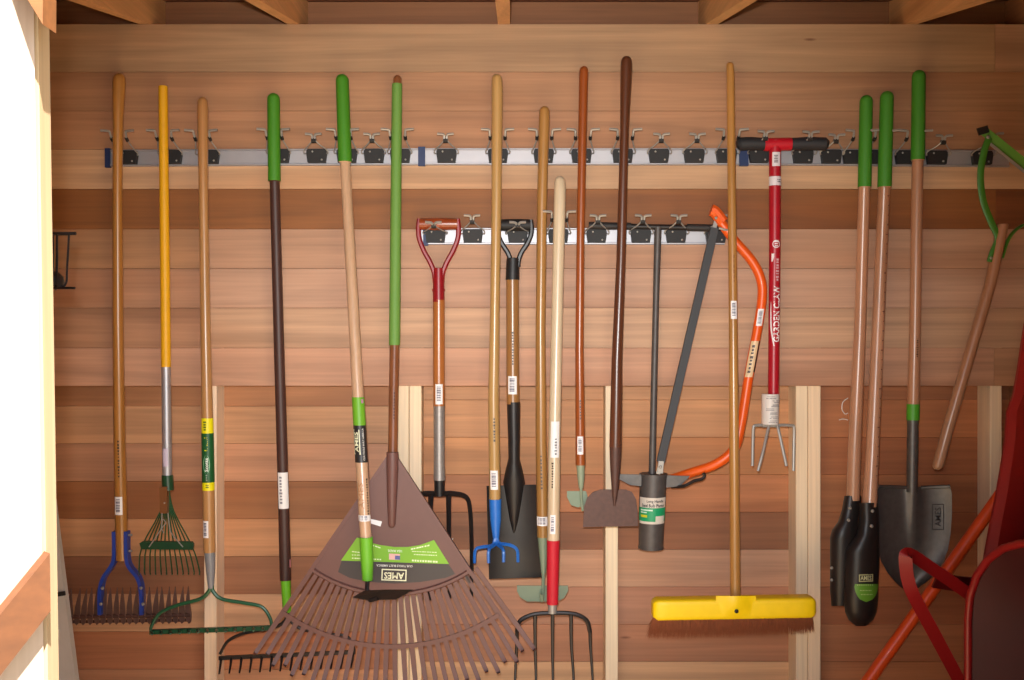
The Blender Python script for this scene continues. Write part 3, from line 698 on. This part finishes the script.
# slim hoe
t = tool('slim_hoe', 'slim reddish-brown handled hoe with small grey-green blade', 'hoe', 578, 508)
h = Stick([(584, 66, 9), (583.5, 80, 9.2), (580.5, 240, 8), (579.5, 350, 8.6), (580.5, 465, 10)])
h.seg('handle', M['handle'], t, (158, 76, 26), top='round')
h.barcode(t, 436, 454, -40, 30); h.dashes(t, 400, 420, 7, 0)
Stick([(580.5, 462, 9), (581, 478, 7), (581, 488, 4.5)]).seg('socket', M['paint'], t, (136, 148, 124))
ptube(t, 'neck', M['paint'], [(581, 486, YH), (581.5, 500, YH-.008), (583, 511, YH-.02)], YH, .0045, (136, 148, 124))
ppoly(t, 'blade', M['paint'], [(567, 491), (586, 491), (587.5, 496), (587, 505), (578, 507.5), (571, 505), (567, 497)], YH, .003, (110, 128, 106))

# dark brown hoe
YK = 3.0
t = tool('field_hoe', 'heavy hoe with dark brown handle and wide rust-brown blade', 'hoe', 610, 527, YK)
h = Stick([(626.5, 56, 11), (626.3, 70, 12), (624.5, 130, 8.8), (621, 260, 9.5), (617, 360, 11), (615.5, 447, 12.5)], YK)
h.seg('handle', M['handle'], t, (98, 52, 28), top='round')
h2 = Stick([(615.6, 444, 12.5), (615.2, 470, 10), (615, 492, 6.5), (614.5, 506, 2)], YK); h2.seg('socket', M['rust'], t, (70, 42, 36))
ppoly(t, 'blade', M['rust'], [(583, 527), (584, 507), (587, 498), (593, 492), (601, 489.5), (626, 489.5), (632, 492), (636, 499), (637.5, 510), (638, 526)], YK+.012, .004)

# bulb planter
mt_cyl = paint('dark_grey_steel', (84, 79, 77), .5, .35, var=.25, scale=50)
YT = 3.084
t = tool('bulb_planter', 'dark steel bulb planter with T-bar handle, foot bar and labelled cylinder', 'planter', 653, 549, YT)
ptube(t, 'handle_bar', M['blacksteel'], [(589, 225.5), (735, 228.5)], YT, .0085, sm=False, seg=12)
for a, b in ((589, 631), (687, 716)): ptube(t, 'hand_grip', M['rubber'], [(a, 225.5+(a-589)*.02), (b, 225.5+(b-589)*.02)], YT, .0112, (40, 36, 36), sm=False, seg=12)
Stick([(658, 227, 7.5), (656, 300, 6.5), (652, 476, 7)], YT).seg('stem', mt_cyl, t, None)
ppoly(t, 'foot_bar', M['steel'], [(618, 474), (642, 474.5), (690, 476), (680, 486), (667, 487.5), (640, 486), (630, 485), (619, 479)], YT-.012, .006)
h = Stick([(653.5, 474, 27), (652, 510, 26.5), (650.8, 547, 24.5)], YT)
h.seg('cylinder', mt_cyl, t, None)
mb = MB(); mb.quadstrip([[h.surf(y, 2*PI*j/24, .0016) for j in range(24)] for y in (473.5, 476.5)]); mb.build('rim', mt_cyl, t, None)
mb = MB(); mb.quadstrip([[h.surf(y, 2*PI*j/24, .0012) for j in range(24)] for y in (546, 548.5)]); mb.build('cutting_edge', mt_cyl, t, None)
lab = h.patch('paper_label', t, (206, 196, 184), 496, 522, -75, 62)
h.patch('green_panel', lab, (20, 148, 96), 506, 519.5, -75, 62, .0010)
def across(hs, y0, y1, a0, a1, lift):
    return lambda u, v: hs.surf((y0+y1)/2-v*(y1-y0), math.radians((a0+a1)/2+u*(a1-a0)), lift)
mapped_text('label_text', 'Long Handle', across(h, 498, 501.5, -32, 42, .0016), lab, (40, 38, 40), .02)
mapped_text('label_text', 'Steel Bulb Planter', across(h, 502, 505.3, -55, 50, .0016), lab, (40, 38, 40), .02)
h.patch('barcode', lab, (205, 200, 188), 514, 521, 8, 52, .0014)
h.patch('yellow_print', lab, (196, 196, 40), 513, 515.5, -60, -28, .0014)
h.patch('white_print', lab, (200, 225, 205), 507.5, 509, -62, -5, .0014); h.patch('white_print', lab, (200, 225, 205), 510, 511.2, -62, -30, .0014)

# bow saw
YSW = 3.05
t = tool('bow_saw', 'orange tubular bow saw with dark grey cover on its blade', 'saw', 680, 490, YSW)
ptube(t, 'frame', M['paint'], [(714, 212), (722, 224), (734, 240), (752, 261), (761, 280), (762, 300), (757, 332), (749, 375), (741, 425), (734, 449), (716, 464, 3.06), (690, 473, 3.09), (672, 479, 3.115)], YSW, .0148, (226, 88, 18), 6, 12)
ptube(t, 'frame_end', M['paint'], [(711, 210), (715, 212), (723, 222)], YSW-.004, .0185, (228, 92, 28), 4, 10)
bolt(t, 716, 218, YSW-.022, .005)
MB().bar(W(714.5, 228, YSW-.004), W(660.5, 462, YSW-.004), .024, .014).build('blade_cover', M['rubber'], t, (52, 54, 58), None)
MB().bar(W(716.5, 219, YSW-.004), W(658, 474, YSW-.004), .012, .002).build('blade', M['zinc'], t, None, None)
MB().bar(W(661, 461, YSW-.006), W(660, 473, YSW-.006), .016, .012).build('blade_clevis', M['zinc'], t, None, None)
bolt(t, 660.5, 467, YSW-.013, .005)
ptube(t, 'tension_lever', M['blacksteel'], [(672, 487, 3.10), (684, 486), (694, 481), (702, 479), (704.5, 475.5), (703, 473)], 3.05, .005, None, 4)
ptube(t, 'wing_nut', M['zinc'], [(719, 228), (727, 230), (734, 228)], YSW-.012, .004, None, 3)

hs = Stick([(762, 296, 10), (757.5, 328, 10), (749.5, 372, 10), (744, 405, 10)], YSW)
hs.barcode(t, 309, 326, -35, 35)
lab = hs.patch('paper_label', t, (220, 190, 150), 341, 377, -60, 30); hs.dashes(lab, 345, 374, 8, -20, (70, 55, 45), 'small_print', 18)
hs.patch('dark_band', lab, (60, 40, 30), 341, 372, 32, 60)
# push broom
YBR = 2.955
t = tool('push_broom', 'push broom with yellow plastic head, brown bristles and slim wooden handle', 'broom', 733, 636, YBR)
h = Stick([(729.8, 62, 7.5), (730.5, 75, 8.2), (733, 300, 8.8), (735.3, 596, 10.5)], [YH, YH, 2.99, YBR])
h.seg('handle', M['handle'], t, (186, 126, 56), top='round')
h.barcode(t, 301, 319, -40, 40); h.dashes(t, 255, 285, 6, 5, (140, 90, 40))
hw = .058/2
def sect(px, ytop, ybot, dep, s):
    c = W(px, (ytop+ybot)/2, YBR); hh = (ybot-ytop)/2*YBR/F
    return [(c.x, c.y+dep*math.copysign(abs(math.cos(a))**.35, math.cos(a)), c.z+hh*math.copysign(abs(math.sin(a))**.35, math.sin(a))) for a in [2*PI*(j+.5)/24 for j in range(24)]]
st = []
for f in (0, .004, .012, .03, .1, .2, .3, .4, .43, .47, .53, .57, .6, .7, .8, .9, .97, .988, .996, 1):
    x = 652+162*f; yt = 598-2.6*f; yb = 619-3*f
    e = 1-max(0, (.03-f)/.03, (f-.97)/.03)**2*.35
    mid = (yt+yb)/2; hh = (yb-yt)/2*e
    st.append(sect(x, mid-hh, mid+hh, .030*e, 0))
MB().quadstrip(st).build('broom_head', M['plastic'], t, (250, 212, 6), 60)
mb = MB(); st = []
for f in range(17):
    a = f/16; x = 716+40*a; b = math.sin(PI*a)**2
    st.append([W(x, 596+22*j/8, YBR-.0285-.016*b*math.sin(PI*min(1, .28+.72*j/8))) for j in range(9)])
mb.quadstrip(st, closed=False); mb.build('handle_boss', M['plastic'], t, (250, 212, 6), 60)
MB().dome(W(736.5, 611.3, YBR-.044), .0062, .001, 12).build('screw_hole', M['plastic'], t, (30, 20, 10))
mb = MB(); rg = random.Random(3)
for k in range(3600):
    f = rg.random(); x = 653+159*f; yb = 618-3.4*f; Y = YBR+rg.uniform(-.024, .024)
    lean = (f-.5)*3+rg.gauss(0, 1.6)+(-3 if f < .06 else 0)*rg.random(); L = rg.uniform(12, 23)-3*abs(f-.2)
    lean -= 4*max(0, .05-f)/.05*rg.random()
    p, q = W(x, yb, Y), W(x+lean, yb+L, Y+rg.gauss(0, .004)); u = Vector((.0014, 0, 0)); v = Vector((0, .0014, 0))
    b = len(mb.v); mb.v += [tuple(p+u), tuple(p-u+v), tuple(p-u-v), tuple(q)]; mb.f += [(b, b+1, b+3), (b+1, b+2, b+3), (b+2, b, b+3)]
br = mb.build('bristles', M['bristle'], t, None, None); br['kind'] = 'stuff'

# garden claw
YG = 3.052
t = tool('garden_claw', 'red twist garden claw with black T-grips and four steel prongs', 'garden claw', 774, 472, YG)
h = Stick([(775, 140, 12), (774.8, 250, 11.5), (773.5, 396, 11)], YG)
h.seg('shaft', M['paint'], t, (164, 16, 34), top='bevel')
ptube(t, 'tee', M['paint'], [(764, 144.5), (791, 144)], YG, .020, (180, 20, 38), sm=False, seg=14)
for a, b in ((765, 737), (790, 828)):
    ptube(t, 'hand_grip', M['rubber'], [(a, 144), ((a+b)/2, 143.5), (b+(3 if b < a else -3), 144), (b, 144.5)], YG, [.0185, .0205, .0205, .013], (36, 36, 40), sm=False, seg=14)
lab = h.patch('paper_label', t, (214, 208, 214), 153, 167, -40, 40); h.dashes(lab, 156, 164, 5, -5, (90, 85, 90), 'small_print', 20)
lab = h.patch('paper_band', t, (212, 206, 212), 177, 186, -90, 90); h.dashes(lab, 180, 184, 2, 30, (40, 40, 50), 'small_print', 24)
mb = MB(); ci = lambda f: [h.surf(244.5+4*f*math.cos(q), math.radians(38*f*math.sin(q)), .0009) for q in [2*PI*j/16 for j in range(16)]]
mb.quadstrip([ci(1), ci(.78)], cap0=False, cap1=False); mb.build('round_emblem', M['print'], t, (220, 214, 216), None)
h.dashes(t, 241.5, 248, 3, 0, (220, 214, 216), 'emblem_print', 22)
h.text('logo_text', t, 'GARDEN CLAW', 286, 342, (232, 228, 230), -22, 42, .0010, .02)
h.dashes(t, 259, 282, 8, 14, (200, 160, 168), 'outlined_print', 16)
mb = MB(); R = []
for k in range(13):
    f = k/12; y = 346-44*f; a = -14+-34*math.sin(PI*.5*min(1, f*1.6)); wd_ = 7*math.sin(PI*(.12+.88*f))+1.5
    R.append([h.surf(y, math.radians(a-wd_), .0009), h.surf(y, math.radians(a+wd_), .0009)])
mb.quadstrip(R, closed=False); mb.build('swoosh', M['print'], t, (226, 220, 222), None)
mb = MB(); mb.quadstrip([[h.surf(y, math.radians(a), .0009) for a in (-46, -20 if y < 258 else -34)] for y in (254, 257, 262)], closed=False); mb.build('swoosh', M['print'], t, (226, 220, 222), None)
h2 = Stick([(770.5, 394, 17.5), (770, 424, 17)], YG); h2.seg('label_wrap', M['print'], t, (212, 206, 200))
for k in range(7): h2.dashes(t, 396+k*4, 399+k*4, 2, random.uniform(-30, 40), (150, 145, 145), 'wrap_print', 38)
ptube(t, 'prong', M['zinc'], [(770, 425, YG), (756, 425.5, YG), (753.5, 428, YG), (753, 440, YG), (752.5, 466, YG-.006)], YG, .0048, None, 4)
ptube(t, 'prong', M['zinc'], [(771, 425, YG), (791, 425.5, YG), (794, 428, YG), (794, 440, YG), (793.5, 471, YG-.006)], YG, .0048, None, 4)
ptube(t, 'prong', M['zinc'], [(769, 424, YG-.012), (767.5, 432, YG-.02), (763, 452, YG-.04), (758, 471, YG-.05)], YG, .0048, None, 4)
ptube(t, 'prong', M['zinc'], [(777, 424, YG-.012), (779, 432, YG-.02), (783, 450, YG-.03), (786.5, 466, YG-.04)], YG, .0048, None, 4)
ptube(t, 'hub', M['zinc'], [(762, 425.5), (780, 425.5)], YG-.006, .006, sm=False)

# post hole digger
YE = 2.98
t = tool('post_hole_digger', 'post hole digger with two green-gripped wooden handles and black clamshell blades', 'digger', 858, 626, YE)
hL = Stick([(866.3, 95, 12), (864.5, 187, 12.5), (864.2, 189, 11), (860, 330, 11.5), (854.5, 450, 13), (853, 500, 13)], [YH, YH, YH, 3.03, 3.02, 3.02])
hR = Stick([(887, 91, 12.5), (884.5, 187, 13), (884.2, 189, 11.5), (878, 330, 12), (872.5, 450, 13), (869.5, 506, 14)], [YH, YH, YH, 3.02, 3.0, YE])
for h_ in (hL, hR):
    h_.seg('handle', M['handle'], t, (190, 132, 88), 187)
    h_.seg('grip', M['rubber'], t, (58, 130, 28), None, 187, top='round', add=.001)
mb = MB()
for k in range(30):
    y = 196+k*9.6; e = 26 if k % 4 == 0 else 15
    mb.quadstrip([[hR.surf(yy, math.radians(a), .0007) for a in (40-e, 40)] for yy in (y, y+1.1)], closed=False)
mb.build('inch_scale', M['print'], t, (90, 34, 26), None)['kind'] = 'stuff'
def scoop(name, prof, Y, bulge, out, c=None):
    G = []
    for y, cx, hw_ in prof:
        G.append([W(cx+hw_*math.sin(a), y, Y-bulge*math.cos(a)*min(1, hw_/14)*out) for a in [math.radians(-80+160*j/14) for j in range(15)]])
    return MB().slab(G, (0, .003, 0)).build(name, M['blacksteel'], t, c, 50)
s1 = scoop('clamshell_blade', [(496, 853, 8.5), (510, 851.5, 9.5), (522, 849, 11), (530, 846, 14), (538, 845, 15), (590, 844, 14), (606, 843.5, 12)], 3.03, .045, 1)
s2 = scoop('clamshell_blade', [(503, 869, 9.5), (520, 869.5, 10), (535, 868, 11.5), (546, 864, 15.5), (552, 862.5, 17.5), (600, 861, 17.5), (612, 861, 16), (620, 861, 12.5), (626, 861, 5)], YE+.01, .05, 1)
for s_, x, y, Y in ((s1, 848.5, 520, 2.99), (s1, 850, 508, 2.99), (s2, 872.5, 511, YE-.028), (s2, 871.5, 526, YE-.028)): bolt(s_, x, y, Y, .0055)
for y in (568, 580): bolt(s1, 831.5, y, 3.0, .005)
YSC = YE+.01
def on_scoop(px, py, lift=.0012):
    sn = max(-.99, min(.99, (px-861.5)/17.5)); return W(px, py, YSC-.05*math.sqrt(1-sn*sn)-lift)
P = [(857, 583)]+[(867.5-12.5*math.cos(q)*1.0, 584+18*math.sin(q)) for q in [PI*j/10 for j in range(11)]]
mb = MB(); rr = [[on_scoop(855+23*j/10, 584, .0010) for j in range(11)]]
for i in range(1, 8):
    y = 584+18*i/7; hw_ = 12*math.sqrt(max(0.001, 1-((y-584)/18)**2)); rr.append([on_scoop(866.3-hw_+2*hw_*j/10, y, .0010) for j in range(11)])
mb.quadstrip(rr, closed=False); lab = mb.build('round_label', M['print'], s2, (96, 150, 44), None)
mb = MB(); fr = lambda e: [on_scoop(x, y, .0014) for x, y in ((859+e, 574.5+e), (866, 574.3+e), (873-e, 574+e), (873-e, 581.5-e), (866, 581.8-e), (859+e, 582-e))]
mb.quadstrip([fr(0), fr(1)], cap0=False, cap1=False); mb.build('logo_frame', M['print'], s2, (176, 178, 130), None)
mapped_text('logo_text', 'AMES', lambda u, v: on_scoop(866+u*11, 578-v*4.6, .0016), s2, (190, 192, 150), .02)
mb = MB()
for k, (y, xa, xb) in enumerate(((584.5, 857, 874), (590, 860, 872), (594, 861, 873))):
    for j in range(8):
        x0 = xa+(xb-xa)*j/8; mb.quadstrip([[on_scoop(x0, yy, .0016), on_scoop(x0+(xb-xa)/8*.6, yy, .0016)] for yy in (y, y+1)], closed=False)
mb.build('small_print', M['print'], s2, (170, 190, 130), None)['kind'] = 'stuff'

# round-point shovel
t = tool('pointed_shovel', 'round-point steel shovel with green grip and green band on its shaft', 'shovel', 913, 592)
h = Stick([(918.8, 70, 12.5), (917.8, 160, 12.8), (917.6, 161, 11), (915, 330, 11), (913.2, 408, 12)])
h.seg('handle', M['handle'], t, (184, 126, 82), 160); h.dashes(t, 340, 358, 8, 5)
h.seg('grip', M['rubber'], t, (58, 130, 28), 70, 160, top='round', add=.001)
Stick([(913.2, 404, 12.5), (913, 420, 12.5)]).seg('band', M['plastic'], t, (70, 150, 34))
Stick([(913, 419, 11), (912.5, 455, 11), (912, 492, 10.5)]).seg('socket', M['steel'], t, None)
G = []; prof = [(487, 36.5, 914), (494, 38, 914), (515, 38, 914), (535, 37, 913.5), (550, 35, 913), (562, 31, 912.5), (573, 24, 912), (582, 15.5, 911), (588, 8, 910), (591, 2, 909.5)]
for y, hw_, cx in prof:
    row = []
    for j in range(25):
        u = -1+2*j/24; f = max(0, 1-(y-487)/70)
        row.append(W(cx+hw_*u, y, YH+.012-.028*abs(u)**2.2-(.020*f*math.exp(-(u*6)**2))))
    G.append(row)
MB().slab(G, (0, .003, 0)).build('blade', M['steel'], t, None, 60)
for s in (-1, 1):
    MB().tube([W(914+s*x, 487.5-.4*k, YH+.004-.03*(x/37)**2) for k, x in enumerate((7, 16, 26, 36))], .0055, 6).build('foot_step', M['steel'], t)
def emb(u, v): return W(938-v*6, 517-u*19, YH-.008)
mapped_text('stamped_logo', 'AMES', emb, t, (66, 64, 64), .01)
mb = MB(); R = [[W(938+a*(6-e), 517+b*(13-e), YH-.0075) for a, b in ((-1, -1), (1, -1), (1, 1), (-1, 1))] for e in (0, .8)]
mb.quadstrip(R, cap0=False, cap1=False); mb.build('stamped_frame', M['print'], t, (66, 64, 64), None)

# green weed cutter
t = tool('weed_cutter', 'green steel weed cutter hung upside down by its serrated blade, wooden handle', 'weed cutter', 936, 470)
h = Stick([(1003, 224, 11), (990, 285, 11.5), (965, 370, 11.5), (948, 428, 11.5), (937, 470, 11)], [3.0, 3.0, 3.0, 3.0, 3.0])
h.seg('handle', M['handle'], t, (176, 124, 82), top='bevel', bot='round')
ptube(t, 'yoke_strap', M['paint'], [(989, 138), (984, 152), (980.5, 175), (983, 200), (991, 222), (998, 238), (993, 252), (990, 262)], 2.995, .0105, (60, 120, 34), 5, 8, flat=(1.0, .5))
ptube(t, 'yoke_strap', M['paint'], [(1042, 178), (1046, 200), (1036, 218), (1018, 228), (1008, 240), (1002, 258)], 3.005, .0100, (60, 120, 34), 5, 8, flat=(.45, 1.0))
MB().bar(W(984, 131, 3.0), W(1046, 181, 3.0), .026, .004, (0, .9, .43)).build('blade', M['paint'], t, (86, 138, 40), None)
MB().bar(W(988, 142, 2.996), W(1044, 188, 2.996), .008, .003).build('serrated_edge', M['zinc'], t, None, None)
MB().bar(W(978, 132, 2.997), W(988, 129, 2.997), .022, .008).build('blade_tip', M['blacksteel'], t, None, None)
bolt(t, 988, 137, 2.99, .006); bolt(t, 991, 258, 2.985, .0045)

# ------------------------------------------------------------------ things standing at the sides
# wheelbarrow on its nose by the right wall
tb = Vector((1.254, 2.75, .02))
t = thing('wheelbarrow', 'red wheelbarrow stood on end by the wall, with orange tube handle', 'wheelbarrow', tb)
u = Vector((.30, -.954, 0)).normalized(); n = Vector((-.954, -.30, 0)).normalized(); up = Vector((0, 0, 1))
TW, TH, CR = .58, .965, .25
def rr(inset, z0, z1, r, k=7):
    out = []
    for cx, cz, a0 in ((TW-inset-r, z1-inset-r, 0), (inset+r, z1-inset-r, 90), (inset+r, z0+inset+r, 180), (TW-inset-r, z0+inset+r, 270)):
        for j in range(k):
            a = math.radians(a0+90*j/(k-1)); out.append((cx+r*math.cos(a), cz+r*math.sin(a)))
    return out
def tp(p, dpt): return tb+u*p[0]+up*p[1]-n*dpt
O = rr(0, 0, TH, CR); I1 = rr(.05, .0, TH, CR*.9); I2 = rr(.10, .0, TH, CR*.7)
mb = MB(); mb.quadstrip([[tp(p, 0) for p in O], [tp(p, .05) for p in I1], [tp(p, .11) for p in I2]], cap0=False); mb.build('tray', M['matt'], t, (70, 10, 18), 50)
mb = MB(); mb.quadstrip([[tp(p, .003) for p in O], [tp((p[0], p[1]), .055) for p in I1], [tp(p, .115) for p in I2]], cap0=False); mb.build('tray_underside', M['paint'], t, (100, 14, 18), 50)
P = [tp(p, 0) for p in O]; mb = MB(); rings = []
N_ = len(P)
for i in range(N_):
    tg = (P[(i+1) % N_]-P[i-1]).normalized(); a_ = n; b_ = tg.cross(a_)
    rings.append([P[i]+a_*.011*math.cos(2*PI*j/8)+b_*.011*math.sin(2*PI*j/8) for j in range(8)])
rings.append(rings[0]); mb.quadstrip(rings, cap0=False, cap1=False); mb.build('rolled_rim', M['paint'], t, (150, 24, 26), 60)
MB().dome(tp((.08, .778), .078), .011, .008, 10).build('bolt', M['zinc'], t)
def strap(name, pts, wd, th, c, upv): 
    P = smooth_path([W(*p) for p in pts], 5); mb = MB(); rings = []
    for i, p in enumerate(P):
        tg = (P[min(i+1, len(P)-1)]-P[max(i-1, 0)]).normalized(); v = Vector(upv); v = (v-tg*v.dot(tg)).normalized(); s = tg.cross(v)
        rings.append([p+s*a*wd/2+v*b*th/2 for a, b in ((-1, -1), (1, -1), (1, 1), (-1, 1))])
    return mb.quadstrip(rings).build(name, M['paint'], t, c, 50)
strap('leg', [(985, 606, 2.80), (955, 584, 2.76), (930, 567, 2.72), (914, 556, 2.68), (907, 554, 2.66), (905.5, 560, 2.66), (908, 580, 2.67), (915, 598, 2.68), (935, 635, 2.72), (960, 682, 2.78), (975, 712, 2.82)], .034, .006, (140, 20, 24), (.35, 1, 0))
MB().tube([W(846, 712, 2.90), W(1006, 487, 2.93)], .0178, 14).build('handle', M['paint'], t, (206, 74, 24))
strap('cross_brace', [(935, 580, 2.78), (960, 584, 2.82), (990, 586, 2.86)], .045, .006, (92, 14, 18), (0, 1, .2))

t = thing('red_panel', 'tall folded red sheet-metal panel standing behind the wheelbarrow', 'panel', W(1010, 840, 2.88))
edge = [(1027, 316), (1023, 340), (1019, 368), (1014, 396), (1008, 412), (1006, 440), (1003, 460), (998, 490), (990, 530), (982, 575), (975, 640), (962, 780), (955, 845)]
mb = MB(); rings = []
for x, y in edge:
    f = max(0, (y-316)/500)
    p0 = W(x, y, 2.885); p1 = W(x+8+6*f, y-1, 2.865); p2 = W(max(x+16, 1044), y, 2.895)
    rings.append([p0, p1, p2, p2+Vector((0, .012, 0)), p1+Vector((0, .012, 0)), p0+Vector((0, .012, 0))])
mb.quadstrip(rings).build('folded_sheet', M['paint'], t, (146, 28, 26), 30)

# stepladder in the left corner
t = thing('stepladder', 'grey aluminium ladder leaning in the corner beside the open door', 'ladder', W(60, 845, 2.95))
for dx in (0, -.22):
    p, q = W(46, 500, 2.96)+Vector((dx, 0, 0)), W(91, 860, 2.80)+Vector((dx, 0, 0))
    if dx: q.z = max(q.z, .02)
    MB().bar(p, q, .052, .022, (0, 1, .1)).build('stile', M['matt'], t, (196, 194, 188), None)
for f in (.12, .38, .64, .9):
    p, q = W(46, 500, 2.96), W(91, 860, 2.80); c = p+(q-p)*f
    MB().bar(c+Vector((-.21, 0, 0)), c+Vector((-.005, 0, 0)), .03, .03).build('rung', M['matt'], t, (196, 194, 188), None)
p, q = W(46, 500, 2.96), W(91, 860, 2.80); c = p+(q-p)*.27
MB().bar(c+Vector((-.028, -.014, -.005)), c+Vector((.028, -.014, .004)), .012, .006).build('strap', M['rubber'], t, (25, 24, 25), None)

# wire basket hung behind the front wall beside the doorway
YK2 = 1.95
t = thing('wire_basket', 'dark wire basket holding a rounded tin, just beyond the door jamb', 'basket', W(-300, 290, YK2))
def wire(pts, r=.0022, nm='wire', Y=YK2): ptube(t, nm, M['blacksteel'], pts, Y, r, None, 4, 6)
x0, x1, y0, y1 = -322, 74, 233.5, 287
wire([(x0, y0, YK2-.05), (76, y0, YK2-.05)], .003, 'rim'); wire([(x0, y0+.5, YK2+.05), (70, y0+.5, YK2+.05)], .003, 'rim'); wire([(70, y0, YK2-.05), (70, y0+.5, YK2+.05)], .003, 'rim')
for Y in (YK2-.05, YK2, YK2+.05): wire([(69, y0, Y), (67, 270, Y), (66, 283, Y), (60, 287.5, Y), (45, 288, Y), (-322, 288, Y)])
for x in [57, 53, 40, 25, 10]+[-8-22*k for k in range(14)]: wire([(x, y0, YK2-.05), (x-.5, 270, YK2-.05), (x-1, 287, YK2-.04), (x-1, 288, YK2+.04), (x, 270, YK2+.05), (x, y0, YK2+.05)])
mb = MB(); cc = W(48, 282, YK2); mb.quadstrip([[cc+Vector((.03*k*math.cos(a), .03*k*math.sin(a), dz)) for a in [2*PI*j/14 for j in range(14)]] for k, dz in ((.95, -.008), (1, 0), (.95, .01), (.6, .02), (.1, .024))])
o = mb.build('oval_tin', M['blacksteel'], None, None, loc=cc); o['label'] = 'dark rounded tin lying in the wire basket'; o['category'] = 'tin'
for o in bpy.data.objects:
    if '_o' in o: del o['_o']
